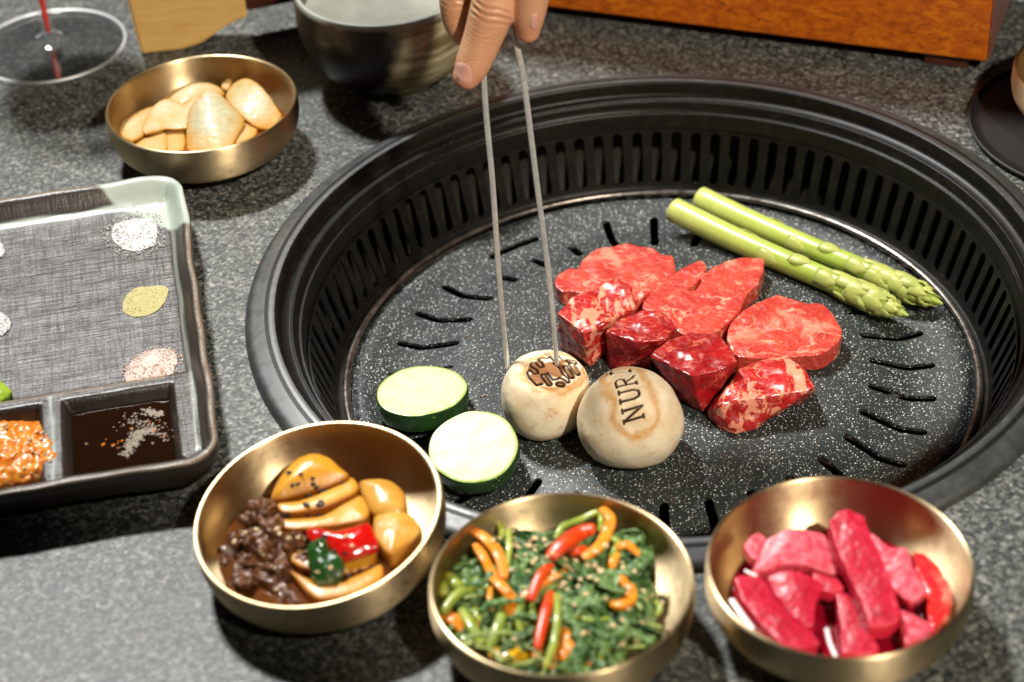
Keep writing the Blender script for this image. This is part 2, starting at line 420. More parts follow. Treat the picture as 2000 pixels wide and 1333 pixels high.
# ------------------------------------------------------------------ the table: one stone slab with the opening for the grill
def table():
    seg = 160; R = 19.05; ox, oy = GRILL_AT.x, GRILL_AT.y; B = 130.0; z0 = 0.0; th = 3.0
    vs = []; fs = []
    loops = []
    def ring_pts(f):
        b = len(vs); vs.extend(f(2 * math.pi * k / seg) for k in range(seg)); return b
    def sq(a, h, z):
        c, s = math.cos(a), math.sin(a); m = h / max(abs(c), abs(s)); return (c * m, s * m, z)
    L = [ring_pts(lambda a: (ox + R * math.cos(a), oy + R * math.sin(a), z0 - th)), ring_pts(lambda a: (ox + R * math.cos(a), oy + R * math.sin(a), z0)),
         ring_pts(lambda a: (ox + 24 * math.cos(a), oy + 24 * math.sin(a), z0)), ring_pts(lambda a: sq(a, 60, z0)), ring_pts(lambda a: sq(a, B, z0)), ring_pts(lambda a: sq(a, B, z0 - th))]
    L.append(L[0])
    for a, b in zip(L, L[1:]):
        for k in range(seg):
            k2 = (k + 1) % seg; fs.append((a + k, a + k2, b + k2, b + k)[::-1])
    o = mk('stone_table', vs, fs, MAT['granite'], smooth=False)
    tag(o, kind='structure'); return o
table()

# ------------------------------------------------------------------ the grill
PZ = -3.6                                   # cooking surface
def plate_z(r):
    pts = [(0, -3.58), (8.0, -3.58), (9.8, -3.68), (11.7, -4.24), (11.95, -4.28), (12.2, -4.26), (13.2, -4.12), (14.2, -3.86), (14.45, -3.83), (14.6, -3.9), (14.75, -4.1), (15.0, -4.12)]
    for (a, za), (b, zb) in zip(pts, pts[1:]):
        if r <= b:
            t = (r - a) / (b - a); 
            return za + (zb - za) * t
    return pts[-1][1]
def seg_dist(px, py, ax, ay, bx, by):
    dx, dy = bx - ax, by - ay; L = dx * dx + dy * dy
    t = max(0, min(1, ((px - ax) * dx + (py - ay) * dy) / L)); return math.hypot(px - ax - t * dx, py - ay - t * dy)
def capsule_outline(pl, w, nend=5):
    """outline of a bent slot of half-width w along polyline pl"""
    pl = [Vector(p) for p in pl]; left, right = [], []
    for i, p in enumerate(pl):
        d = (pl[min(i + 1, len(pl) - 1)] - pl[max(i - 1, 0)]).normalized(); nrm = Vector((-d.y, d.x)); left.append(p + nrm * w); right.append(p - nrm * w)
    out = list(left)
    d = (pl[-1] - pl[-2]).normalized(); nrm = Vector((-d.y, d.x))
    for k in range(1, nend): a = math.pi * k / nend; out.append(pl[-1] + nrm * w * math.cos(a) + d * w * math.sin(a))
    out += right[::-1]
    d = (pl[0] - pl[1]).normalized(); nrm = Vector((-d.y, d.x))
    for k in range(1, nend): a = math.pi * k / nend; out.append(pl[0] + nrm * w * math.cos(a) + d * w * math.sin(a))
    return out
def plate_slots():
    sl = []
    for k in range(32):
        a0 = math.radians(7.0 + k * 11.25)
        pol = lambda r, da: (r * math.cos(a0 + math.radians(da)), r * math.sin(a0 + math.radians(da)))
        right = math.cos(a0) > -0.2 or True
        sl.append(([pol(10.15, 0), pol(10.9, 0), pol(11.6, 0), pol(11.95, 0), pol(12.5, 0), pol(12.95, 0)] if k not in (9, 10, 11) else [pol(10.15, 0), pol(10.8, 0), pol(11.4, 0)], 0.225))
    # one handle hole near the far left edge of the plate
    a = [math.radians(x) for x in (114.5, 118.5, 122.5, 126.5)]
    sl.append(([(13.0 * math.cos(t), 13.0 * math.sin(t)) for t in a], 0.2))
    return sl
def plate():
    slots = plate_slots(); pts, edges = [], []
    def add_loop(loop):
        b = len(pts); pts.extend(Vector((p[0], p[1])) for p in loop); n = len(loop)
        edges.extend((b + i, b + (i + 1) % n) for i in range(n))
    for pl, w in slots: add_loop(capsule_outline(pl, w))
    rings = [0.6, 2, 4, 6, 8, 9, 9.8, 10.8, 11.4, 11.7, 11.82, 11.95, 12.2, 12.4, 12.9, 13.4, 13.9, 14.2, 14.35, 14.45, 14.52, 14.6, 14.68, 14.75]
    def in_slot(x, y, m):
        rr = math.hypot(x, y)
        if rr < 9.5 or rr > 14.1: return False
        return any(seg_dist(x, y, *p, *q) < w + m for pl, w in slots for p, q in zip(pl, pl[1:]))
    for r in rings:
        n = max(8, int(2 * math.pi * r / (0.55 if r > 9 else 1.2)))
        for k in range(n):
            a = 2 * math.pi * (k + 0.5 * (len(pts) % 2)) / n; x, y = r * math.cos(a), r * math.sin(a)
            if not in_slot(x, y, 0.06): pts.append(Vector((x, y)))
    add_loop([(14.98 * math.cos(2 * math.pi * k / 180), 14.98 * math.sin(2 * math.pi * k / 180)) for k in range(180)])
    r = geometry.delaunay_2d_cdt(pts, edges, [], 0, 1e-5)
    vs = [(v.x, v.y, plate_z(v.length)) for v in r[0]]; fs = []
    for f in r[2]:
        cx = sum(r[0][i].x for i in f) / 3; cy = sum(r[0][i].y for i in f) / 3
        if not in_slot(cx, cy, -0.004): fs.append(tuple(f))
    o = mk('cooking_plate', vs, fs, MAT['stone_coat'], grill)
    bm = bmesh.new(); bm.from_mesh(o.data); bmesh.ops.recalc_face_normals(bm, faces=bm.faces)
    if sum(f.normal.z for f in bm.faces) < 0: bmesh.ops.reverse_faces(bm, faces=bm.faces)
    bm.to_mesh(o.data); bm.free()
    m = o.modifiers.new('s', 'SOLIDIFY'); m.thickness = 0.16 * S; m.offset = -1
    m = o.modifiers.new('e', 'EDGE_SPLIT'); m.split_angle = math.radians(50)
    evaluated(o)
    return o
def slotted_wall():
    # profile of the inner wall, top (r, z) to bottom, slots in the straight part
    A = (16.62, -0.75); B = (15.72, -3.65)      # ends of the slotted band
    ns = 98; cell = 2 * math.pi / ns; Ls = math.hypot(A[0] - B[0], A[1] - B[1]); rm = 16.2
    wcell = cell * rm; hw = 0.26 * wcell
    s0, s1 = 0.12, Ls - 0.10
    pts = []; edges = []
    loop = capsule_outline([(0, s0 + hw), (0, (s0 + s1) / 2), (0, s1 - hw)], hw, 6)
    pts += [Vector(p) for p in loop]; edges += [(i, (i + 1) % len(loop)) for i in range(len(loop))]
    b = len(pts); rect = [(-wcell / 2, Ls * i / 6) for i in range(7)] + [(wcell / 2, Ls * (6 - i) / 6) for i in range(7)]
    pts += [Vector(p) for p in rect]; edges += [(b + i, b + (i + 1) % 14) for i in range(14)]
    r = geometry.delaunay_2d_cdt(pts, edges, [], 0, 1e-6)
    tri = [f for f in r[2] if not (abs(sum(r[0][i].x for i in f) / 3) < hw * 0.98 and s0 < sum(r[0][i].y for i in f) / 3 < s1 and
           seg_dist(sum(r[0][i].x for i in f) / 3, sum(r[0][i].y for i in f) / 3, 0, s0 + hw, 0, s1 - hw) < hw)]
    vs, fs = [], []
    for k in range(ns):
        b = len(vs)
        for p in r[0]:
            t = p.y / Ls; rr = A[0] + (B[0] - A[0]) * t; z = A[1] + (B[1] - A[1]) * t
            a = cell * k + p.x / rm + math.radians(0.4); vs.append((rr * math.cos(a), rr * math.sin(a), z))
        fs += [tuple(i + b for i in f) for f in tri]
    upper = smooth_profile([(18.35, 1.44), (17.92, 1.46), (17.78, 1.36), (17.72, 1.1), (17.66, 0.75), (17.3, 0.62), (17.16, 0.66), (17.08, 0.60), (17.02, 0.3), (16.9, 0.12), (16.78, 0.14), (16.7, 0.0), (16.66, -0.4), A], 3)
    v2, f2 = lathe_vf(upper, 196)
    lower = smooth_profile([B, (15.64, -3.82), (15.5, -3.95), (15.1, -3.98)], 3)
    v3, f3 = lathe_vf(lower, 196)
    vs, fs = join_vf([(vs, fs), (v2, f2), (v3, f3)])
    o = mk('slotted_wall', vs, fs, MAT['wall_iron'], grill)
    bm = bmesh.new(); bm.from_mesh(o.data); bmesh.ops.remove_doubles(bm, verts=bm.verts, dist=0.004 * S)
    bmesh.ops.recalc_face_normals(bm, faces=bm.faces); bm.to_mesh(o.data); bm.free()
    cn = Vector((0, 0, 0)); s = sum((p.normal.dot(Vector((p.center.x, p.center.y, 0))) for p in o.data.polygons))
    m = o.modifiers.new('s', 'SOLIDIFY'); m.thickness = 0.12 * S; m.offset = 1 if s < 0 else -1
    if s < 0: m.offset = -1
    m = o.modifiers.new('e', 'EDGE_SPLIT'); m.split_angle = math.radians(50)
    evaluated(o)
    o.data.polygons.foreach_set('use_smooth', [True] * len(o.data.polygons))
    return o
grill = empty('table_grill', (0, 0, 0))
tag(grill, 'large round black barbecue grill sunk into the stone table with slotted sides', 'grill')
plate(); slotted_wall()
v, f = lathe_vf(smooth_profile([(17.88, 1.47), (18.05, 1.475), (18.3, 1.42), (18.7, 1.31), (19.05, 1.19), (19.25, 1.0), (19.34, 0.70), (19.32, 0.4), (19.2, 0.1), (18.8, 0.02)], 4), 200)
mk('rim', v, f, MAT['iron'], grill)
v, f = lathe_vf([(15.08 + 0.19 * math.cos(2 * math.pi * k / 12), -3.80 + 0.16 * math.sin(2 * math.pi * k / 12)) for k in range(13)], 200)
mk('plate_ring', v, f, MAT['ring'], grill)
v, f = lathe_vf([(18.5, 0.0), (18.5, -9.0), (0, -9.0)], 96)
mk('housing', v, f, MAT['black'], grill)
v, f = lathe_vf(smooth_profile([(0, -6.6), (6, -6.6), (12.5, -6.5), (14.6, -6.1), (15.6, -5.6), (16.0, -5.0), (16.3, -4.9)], 4), 96)
mk('drip_tray', v, f, MAT['ember'], grill)

def droplets():
    rnd = random.Random(5); vs, fs = [], []
    def drop(p, n, r, sq):
        n = n.normalized(); t = n.cross(Vector((0.3, 0.2, 1))).normalized(); b_ = n.cross(t); b = len(vs); seg = 8
        vs.append(p + n * r * sq)
        for q, hgt in ((0.55, 0.85), (0.9, 0.45), (1.02, -0.15)):
            for k in range(seg):
                a = 2 * math.pi * k / seg; vs.append(p + (t * math.cos(a) + b_ * math.sin(a)) * r * q + n * r * sq * hgt)
        for k in range(seg): fs.append((b, b + 1 + k, b + 1 + (k + 1) % seg))
        for i in range(2):
            for k in range(seg): fs.append((b + 1 + i * seg + k, b + 1 + (i + 1) * seg + k, b + 1 + (i + 1) * seg + (k + 1) % seg, b + 1 + i * seg + (k + 1) % seg))
    for q in range(1500):                       # on the far wall, thick near its foot
        a = math.radians(rnd.gauss(88, 26)); t = min(1.0, max(0.02, 1 - abs(rnd.gauss(0, 0.30))))
        cl = 2 * math.pi / 98; fr = ((a - math.radians(0.4)) / cl + 0.5) % 1.0 - 0.5
        if abs(fr) < 0.36 and 0.03 < t < 0.97: continue
        rr = 16.62 + (15.72 - 16.62) * t; z = -0.75 - 2.9 * t
        drop(Vector((rr * math.cos(a), rr * math.sin(a), z)), Vector((-math.cos(a), -math.sin(a), 0.3)), rnd.uniform(0.025, 0.075) * (1 if rnd.random() < .93 else 1.5), 0.7)
    for q in range(160):                       # along the steps above it
        a = math.radians(rnd.gauss(98, 22)); rr, z = rnd.choice([(17.16, 0.66), (16.84, 0.14), (17.3, 0.63)])
        drop(Vector((rr * math.cos(a), rr * math.sin(a), z)), Vector((0, 0, 1)), rnd.uniform(0.02, 0.055), 0.6)
    for q in range(150):                       # spatters on the plate round the food
        a = rnd.random() * 6.28; r = 10 * math.sqrt(rnd.random()); x, y = r * math.cos(a), r * math.sin(a)
        drop(Vector((x, y, plate_z(r))), Vector((0, 0, 1)), rnd.uniform(0.03, 0.11), 0.28)
    tag(mk('oil_droplets', vs, fs, MAT['oil'], grill), kind='stuff')
MAT['oil'] = m_plain('oil_droplet', (0.05, 0.04, 0.03), (0.10, 0.06, 0.03), 0.06, scale=3, bump=0, coat=1.0, coat_rough=0.03)
droplets()

# ------------------------------------------------------------------ brass bowls
def bowl_profile():
    outer = [(0, 0.28), (2.5, 0.28), (2.62, 0.05), (2.85, 0.0), (3.02, 0.08), (3.1, 0.3), (3.75, 0.5), (4.45, 0.95), (4.86, 1.5), (5.02, 2.05), (5.03, 2.6), (5.0, 3.0)]
    rim = [(4.965, 3.085), (4.91, 3.11), (4.86, 3.08), (4.83, 3.0)]
    inner = [(4.84, 2.5), (4.80, 2.0), (4.62, 1.5), (4.25, 1.02), (3.7, 0.66), (3.0, 0.48), (1.8, 0.42), (0, 0.42)]
    return outer[:4] + smooth_profile(outer[3:], 4) + rim + smooth_profile(inner, 4)
BOWL_ME = None
def brass_bowl(loc, rot, label):
    global BOWL_ME
    if BOWL_ME is None:
        v, f = lathe_vf(bowl_profile(), 128); BOWL_ME = me_from('brass_bowl', v, f)
        BOWL_ME.materials.append(MAT['brass'])
    o = bpy.data.objects.new('brass_bowl', BOWL_ME); COL.objects.link(o)
    o.location = Vector(loc) * S; o.rotation_euler = rot
    return tag(o, label, 'bowl', 'brass side dish bowls')
def inner_r(z):
    pts = [(0.42, 1.8), (0.48, 3.0), (0.66, 3.7), (1.02, 4.25), (1.5, 4.62), (2.0, 4.8), (3, 4.83)]
    for (a, ra), (b, rb) in zip(pts, pts[1:]):
        if z <= b: return ra + (rb - ra) * (z - a) / (b - a)
    return 4.83
BA = Vector((-22.39, 15.86, 0)); BC = Vector((-5.72, -21.5, 0)); BD = Vector((4.78, -21.54, 0))
brass_bowl(BA, (0, 0, 0.3), 'brass bowl of soy pickled onion beside the wooden stand')
nB = Vector((-0.104, -0.088, 1)).normalized()
qB = Vector((0, 0, 1)).rotation_difference(nB)
MB = Matrix.Translation(Vector((-15.12, -16.70, 3.1)) - nB * 3.1) @ qB.to_matrix().to_4x4()
bB = brass_bowl(MB.translation, qB.to_euler(), 'brass bowl of braised egg and potato leaning against the grill rim')
nC = Vector((-0.02, 0.02, 1)).normalized()
brass_bowl(BC, (0, 0, 1.0), 'brass bowl of mixed vegetable salad, middle of the front row')
brass_bowl(BD, (0, 0, 2.0), 'brass bowl of bright pink pickled radish at the front right')
def liquid(name, M, z, mat, label, cat, group=None, rr=None):
    r = (rr or inner_r(z)) - 0.02
    v, f = lathe_vf([(0, z - 0.12), (r - 0.15, z - 0.12), (r - 0.05, z), (r * 0.9, z + 0.005), (0, z + 0.005)][1:], 72)
    v, f = lathe_vf([(r - 0.02, z + 0.02), (r - 0.10, z - 0.01), (r * 0.8, z - 0.015), (0, z - 0.015)], 72)
    v = [M @ Vector(p) for p in v]
    o = mk(name, v, f, mat)
    return tag(o, label, cat, group)


# ------------------------------------------------------------------ zucchini slices
def m_zuc_flesh():
    k = NT('zucchini_flesh'); r = k.attr('rad')
    k2 = k.math('ADD', r, k.math('MULTIPLY', k.math('SUBTRACT', k.noise(3.5, 3), 0.5), 0.05))
    c = k.ramp(k2, [(0.0, (0.50, 0.48, 0.31)), (0.35, (0.55, 0.53, 0.38)), (0.62, (0.52, 0.51, 0.34)), (0.90, (0.50, 0.51, 0.30)), (0.955, (0.32, 0.42, 0.08)), (0.985, (0.17, 0.28, 0.02))])
    c = k.mix(k.ramp(k.noise(2.2, 5, 0.7), [(0.42, 0.0), (0.7, 0.35)]), c, (0.60, 0.61, 0.42))
    sd = k.math('MULTIPLY', k.ramp(k.vor(2.4, vec=k.coord(1.0, 1.7, 1.0)), [(0.0, 1.0), (0.16, 0.8), (0.26, 0.0)]), k.ramp(r, [(0.12, 0.0), (0.25, 1.0), (0.52, 1.0), (0.62, 0.0)]))
    c = k.mix(k.math('MULTIPLY', sd, 0.45), c, (0.44, 0.40, 0.20))
    return k.set(color=c, rough=0.38, sss=0.25, sss_r=(1, 1, .5), sss_s=0.3 * S, normal=k.bump(k.noise(5, 5, 0.7), 0.5, 0.05), coat=0.2, coat_rough=0.25)
def m_zuc_skin():
    k = NT('zucchini_skin')
    sp = k.ramp(k.vor(3.4), [(0.0, 1.0), (0.1, 1.0), (0.17, 0.0)])
    keep = k.ramp(k.vor(3.4, out='Color'), [(0.45, 0.0), (0.5, 1.0)])
    c = k.mix(k.noise(1.5, 3), (0.006, 0.022, 0.006), (0.02, 0.07, 0.014))
    return k.set(color=k.mix(k.math('MULTIPLY', sp, keep), c, (0.42, 0.50, 0.12)), rough=0.25, normal=k.bump(k.noise(4, 3), 0.2, 0.03), coat=0.3, coat_rough=0.15)
MAT['zf'] = m_zuc_flesh(); MAT['zs'] = m_zuc_skin()
def zucchini(c, rad, thick, n, squash, ang, label, seed):
    root = empty('zucchini_slice', c); tag(root, label, 'zucchini', 'zucchini slices on the grill')
    root.rotation_euler = Vector((0, 0, 1)).rotation_difference(Vector(n).normalized()).to_euler()
    seg = 96
    def rr(a): return rad * (1 + 0.018 * math.sin(2 * a + seed) + 0.012 * math.sin(3 * a + 2 * seed) + 0.006 * math.sin(7 * a + seed)) * (1 + (squash - 1) * math.sin(a - ang) ** 2)
    radii = [0.0, 0.15, 0.3, 0.45, 0.6, 0.72, 0.82, 0.9, 0.95, 0.985]
    vs = [(0, 0, thick)]; fs = []; at = [0]
    for q in radii[1:]:
        for k in range(seg):
            a = 2 * math.pi * k / seg
            z = thick + 0.03 * noise.noise(Vector((q * 3 * math.cos(a), q * 3 * math.sin(a), seed))) - (0.02 if q > 0.95 else 0)
            vs.append((rr(a) * q * math.cos(a), rr(a) * q * math.sin(a), z)); at.append(q)
    for k in range(seg): fs.append((0, 1 + k, 1 + (k + 1) % seg))
    for i in range(len(radii) - 2):
        for k in range(seg):
            k2 = (k + 1) % seg; fs.append((1 + i * seg + k, 1 + (i + 1) * seg + k, 1 + (i + 1) * seg + k2, 1 + i * seg + k2))
    o = mk('flesh', vs, fs, MAT['zf'], root); set_attr(o.data, 'rad', at)
    prof = [(0.985, thick - 0.02), (1.0, thick - 0.06), (1.01, thick * 0.8), (1.012, thick * 0.4), (1.0, 0.06), (0.98, 0.0), (0, 0.0)]
    vs, fs = [], []
    for q, z in prof[:-1]:
        for k in range(seg):
            a = 2 * math.pi * k / seg; vs.append((rr(a) * q * math.cos(a), rr(a) * q * math.sin(a), z))
    for i in range(len(prof) - 2):
        for k in range(seg):
            k2 = (k + 1) % seg; fs.append((i * seg + k, (i + 1) * seg + k, (i + 1) * seg + k2, i * seg + k2))
    fs.append(tuple(range((len(prof) - 2) * seg, (len(prof) - 1) * seg)))
    mk('skin', vs, fs, MAT['zs'], root)
c1 = P(823, 763, -2.63); zucchini((c1.x, c1.y, -3.58), 2.12, 0.95, (0.0, 0.02, 1), 0.93, 0.15, 'round zucchini slice touching the ring of the grill, left one of the two', 1.0)
c2 = P(925, 873, -2.3); n2 = Vector((-0.05, -0.26, 1)).normalized(); c2 = c2 - n2 * 0.95
zucchini((c2.x, c2.y, c2.z + 0.02), 2.04, 0.95, n2, 0.98, 0.9, 'round zucchini slice tilted against the other one, nearer the bowls', 2.3)

# ------------------------------------------------------------------ mushrooms with their seared brands
def m_mushroom():
    k = NT('mushroom_cap')
    ch = k.attr('char'); st = k.attr('stain'); ins = k.attr('inside')
    base = k.mix(k.ramp(k.noise(0.8, 4, 0.6), [(0.35, 0.0), (0.7, 1.0)]), (0.85, 0.75, 0.57), (0.76, 0.58, 0.35))
    blotch = k.ramp(k.noise(1.9, 5, 0.7, 0.7), [(0.56, 0.0), (0.66, 0.55)])
    c = k.mix(blotch, base, (0.55, 0.30, 0.12))
    freck = k.math('MULTIPLY', k.ramp(k.vor(4.2), [(0.0, 1.0), (0.07, 0.9), (0.11, 0.0)]), k.ramp(k.noise(1.1, 2), [(0.5, 0.0), (0.6, 0.8)]))
    c = k.mix(freck, c, (0.28, 0.13, 0.05))
    st2 = k.math('MULTIPLY', st, k.ramp(k.noise(2.2, 4, 0.6), [(0.25, 0.5), (0.6, 1.0)]))
    c = k.mix(st2, c, (0.56, 0.25, 0.04))
    c = k.mix(ins, c, (0.24, 0.075, 0.008))
    c = k.mix(ch, c, (0.035, 0.012, 0.005))
    return k.set(color=c, rough=0.48, sss=0.12, sss_r=(1, .7, .4), sss_s=0.4 * S, normal=k.bump(k.noise(3.5, 5, 0.65), 0.25, 0.05), spec=k.math('SUBTRACT', 0.35, k.math('MULTIPLY', k.math('MAXIMUM', ins, st), 0.33), clamp=True))
MAT['mush'] = m_mushroom()
def mushroom(center, R, H, flat, axis, label, strokes, closed_in, seed, recess=None):
    """cap of revolution about `axis`; strokes = polylines in picture coordinates thrown onto the cap and seared in"""
    nr, ns = 150, 300
    root = empty('button_mushroom', center); tag(root, label, 'mushroom', 'branded mushrooms on the grill')
    rot = Vector((0, 0, 1)).rotation_difference(Vector(axis).normalized()).to_matrix()
    a_top, hh = flat, H / 2
    prof = smooth_profile([(0, hh * 0.97), (R * 0.3, hh * 0.975), (R * 0.58, hh * 0.93), (R * 0.80, hh * 0.76), (R * 0.95, hh * 0.36), (R, -hh * 0.1), (R * 0.96, -hh * 0.5), (R * 0.82, -hh * 0.82), (R * 0.62, -hh * 0.97), (R * 0.3, -hh), (0.0, -hh)] if flat else
                          [(0, hh), (R * 0.25, hh * 0.975), (R * 0.5, hh * 0.87), (R * 0.72, hh * 0.67), (R * 0.9, hh * 0.33), (R, -hh * 0.05), (R * 0.97, -hh * 0.42), (R * 0.83, -hh * 0.78), (R * 0.62, -hh * 0.96), (R * 0.3, -hh), (0, -hh)], 12)
    L = [0]
    for p, q in zip(prof, prof[1:]): L.append(L[-1] + math.hypot(p[0] - q[0], p[1] - q[1]))
    vs = []; C = Vector(center)
    # finer rows near the top
    rows = []
    for i in range(nr + 1):
        t = i / nr; s = L[-1] * (t * 0.55 if t < 0.75 else 0.4125 + (t - 0.75) * 2.35)
        j = max(0, min(len(L) - 2, next((q for q in range(len(L) - 1) if L[q + 1] >= s), len(L) - 2)))
        u = (s - L[j]) / (L[j + 1] - L[j]); u = min(1, u)
        rows.append((max(prof[j][0] * (1 - u) + prof[j + 1][0] * u, 0.0), prof[j][1] * (1 - u) + prof[j + 1][1] * u))
    for i, (r, z) in enumerate(rows):
        for k in range(ns):
            a = 2 * math.pi * k / ns
            wob = 1 + 0.03 * math.sin(2 * a + seed) + 0.02 * math.sin(3 * a + seed * 2)
            p = Vector((max(r, 0.004) * wob * math.cos(a), max(r, 0.004) * wob * math.sin(a), z))
            p = p + p.normalized() * 0.035 * noise.fractal(p * 0.9 + Vector((seed, 0, 0)), 1, 2, 3)
            vs.append(rot @ p)
    fs = [(i * ns + k, i * ns + (k + 1) % ns, (i + 1) * ns + (k + 1) % ns, (i + 1) * ns + k)[::-1] for i in range(nr) for k in range(ns)]
    bvh = BVHTree.FromPolygons([tuple(v + C) for v in vs], fs)
    def cast(pt):
        h = bvh.ray_cast(CAM, ray(*pt)); return np.array(h[0] - C) if h[0] else None
    V = np.array([tuple(v) for v in vs]); dist = np.full(len(V), 9.0); din = np.full(len(V), 9.0)
    def seg_d(a, b):
        ab = b - a; Lq = ab @ ab + 1e-9; t = np.clip((V - a) @ ab / Lq, 0, 1); return np.linalg.norm(V - a - t[:, None] * ab, axis=1)
    widths = []
    for pl in strokes:
        pl = [(a_[0] + (b_[0] - a_[0]) * t_ / 6, a_[1] + (b_[1] - a_[1]) * t_ / 6) for a_, b_ in zip(pl, pl[1:]) for t_ in range(6)] + [pl[-1]] if max(math.hypot(a_[0] - b_[0], a_[1] - b_[1]) for a_, b_ in zip(pl, pl[1:])) > 8 else pl
        p3 = [q for q in (cast(p) for p in pl) if q is not None]
        for a, b in zip(p3, p3[1:]): dist = np.minimum(dist, seg_d(a, b))
    for pl in closed_in:                     # thick scorched areas
        wdt, pl = pl
        p3 = [q for q in (cast(p) for p in pl) if q is not None]
        for a, b in zip(p3, p3[1:]): din = np.minimum(din, seg_d(a, b) - wdt)
    sm = lambda x, a, b: np.clip((x - a) / (b - a), 0, 1)
    w = STROKE
    groove = 1 - sm(dist, w * 0.6, w * 1.3)
    nrm = V / np.linalg.norm(V, axis=1)[:, None]
    V2 = V - nrm * (groove * 0.07)[:, None]
    halo = np.exp(-((dist - w * 2.0) / (w * 0.9)) ** 2) * 0.03          # raised lip round each stroke
    V2 = V2 + nrm * halo[:, None]
    char = np.clip(1 - sm(dist, w * 0.75, w * 1.35), 0, 1)
    inside = np.clip(1 - sm(din, -0.02, 0.06), 0, 1) * 0.9
    stain = np.zeros(len(V))
    if recess:
        pl, wid, lvl = recess
        p3 = [q for q in (cast(p) for p in pl) if q is not None]; ds = np.full(len(V), 9.0)
        for a, b in zip(p3, p3[1:]): ds = np.minimum(ds, seg_d(a, b))
        ns_ = np.array([noise.fractal(Vector(tuple(p)) * 1.3, 1, 2, 3) for p in V]) * 0.22
        stain = lvl * 0.8 * np.exp(-((ds + ns_ - wid) / (0.12 if wid < 0.3 else 0.2)) ** 2) + 0.30 * np.clip(1 - (ds + ns_) / wid, 0, 1)
        V2 = V2 - nrm * (0.05 * np.clip(1 - sm(ds, wid * 0.6, wid * 1.05), 0, 1))[:, None]
    me = me_from('cap', [tuple(v) for v in V2], fs); o = link('cap', me, MAT['mush'], root)
    set_attr(me, 'char', char); set_attr(me, 'inside', inside); set_attr(me, 'stain', np.clip(stain, 0, 1))
    v, f = lathe_vf([(0.0, -hh + 0.35), (R * 0.42, -hh + 0.25), (R * 0.45, -hh - 0.02), (0, -hh - 0.04)], 32)
    mk('stalk', v, f, MAT['mush_stalk'], root)
    return root
MAT['mush_stalk'] = m_plain('mushroom_stalk', (0.7, 0.6, 0.45), (0.5, 0.36, 0.2), 0.6)
# letters of the brand: (reading direction a, letter up b) in -1..1 boxes
GL = {'N': [[(-.8, -1), (-.8, 1), (.8, -1), (.8, 1)], [(-1, -1), (-.5, -1)], [(-1.05, 1), (-.6, 1)], [(.5, 1), (1.05, 1)]],
      'U': [[(-.75, 1), (-.75, -.4), (-.45, -.9), (0, -1), (.45, -.9), (.75, -.4), (.75, 1)], [(-1.05, 1), (-.4, 1)], [(.45, 1), (1.05, 1)]],
      'R': [[(-.7, -1), (-.7, 1)], [(-.95, 1), (.2, 1), (.65, .8), (.7, .4), (.5, .1), (-.7, 0)], [(-.05, 0), (.45, -.7), (.9, -1)], [(-1, -1), (-.4, -1)]],
      'I': [[(0, -1), (0, 1)], [(-.45, 1), (.45, 1)], [(-.45, -1), (.45, -1)]]}
strokes2 = []
for ch, (cx, cy), rd, up in (('N', (1236, 809), (-2, -13.5), (-20, 6)), ('U', (1229, 771), (-2, -12), (-20, 5)),
                             ('R', (1221, 744), (-3, -9), (-20, 4.5)), ('I', (1211, 726), (-2, -5), (-19, 3))):
    for pl in GL[ch]:
        strokes2.append([(cx + a * rd[0] + b * up[0], cy + a * rd[1] + b * up[1]) for a, b in pl])
STROKE = 0.055
mc2 = P(1231, 809, -1.47)
mushroom((mc2.x, mc2.y, -1.50), 2.33, 4.15, False, (0.02, -0.05, 1), 'pale mushroom with branded letters, right of the two mushrooms', strokes2, [], 1.7,
         recess=([(1245, 815), (1232, 775), (1215, 735)], 0.95, 1.0))
# the emblem: a scorched round patch with meandering fingers
EC = (1082, 727); ex_, ey_ = 56.0, 33.0
def ep(x, y): return (EC[0] + x * ex_, EC[1] - y * ey_)
def cap_out(a, b, w, n=6):
    a, b = Vector(a), Vector(b); o = [tuple(p) for p in capsule_outline([a, (a + b) / 2, b], w, n)]; return o + [o[0]]
emb = [[(-.42, -.72), (-.62, -.78), (-.86, -.38), (-.95, -.02), (-.86, .12), (-.68, -.12), (-.55, -.08), (-.6, .12), (-.84, .36), (-.80, .56), (-.66, .56), (-.48, .26), (-.36, .3), (-.40, .5), (-.56, .74), (-.42, .84), (-.26, .8)],
       [(-.26, .8), (-.12, .88), (.0, .68), (.1, .7), (.04, .88), (.16, .94), (.3, .72), (.4, .7)],
       cap_out((-.36, -.22), (-.16, -.72), .085), cap_out((.2, -.72), (.27, -.74), .12),
       [(-.24, -.06), (-.04, -.46), (.12, -.42), (.2, -.34), (.4, -.5), (.46, -.62), (.56, -.6), (.52, -.4), (.3, -.1), (.22, .2), (.0, .5)],
       cap_out((.4, .3), (.62, -.28), .085), cap_out((.62, .48), (.84, -.08), .09), cap_out((.5, .66), (.74, .56), .07)]
emb = [[ep(x, y) for x, y in rounded_pl] for rounded_pl in emb]
inside1 = [(0.34, [ep(-.45, .05), ep(-.15, .3), ep(.1, 0), ep(.1, .3)]), (0.2, [ep(-.75, .2), ep(-.5, .5)]), (0.2, [ep(-.7, -.3), ep(-.45, -.5)]), (0.13, [ep(.55, .1), ep(.62, -.2)]), (0.12, [ep(.75, .25), ep(.82, 0)]), (0.1, [ep(.0, .5), ep(.5, .6)]), (0.08, [ep(-.3, -.3), ep(-.18, -.65)]), (0.1, [ep(.2, -.72), ep(.3, -.72)])]
STROKE = 0.058
mc1 = P(1065, 768, -1.87)
ring_pl = [ep(1.08 * math.cos(t * math.pi / 18), 1.08 * math.sin(t * math.pi / 18)) for t in range(37)]
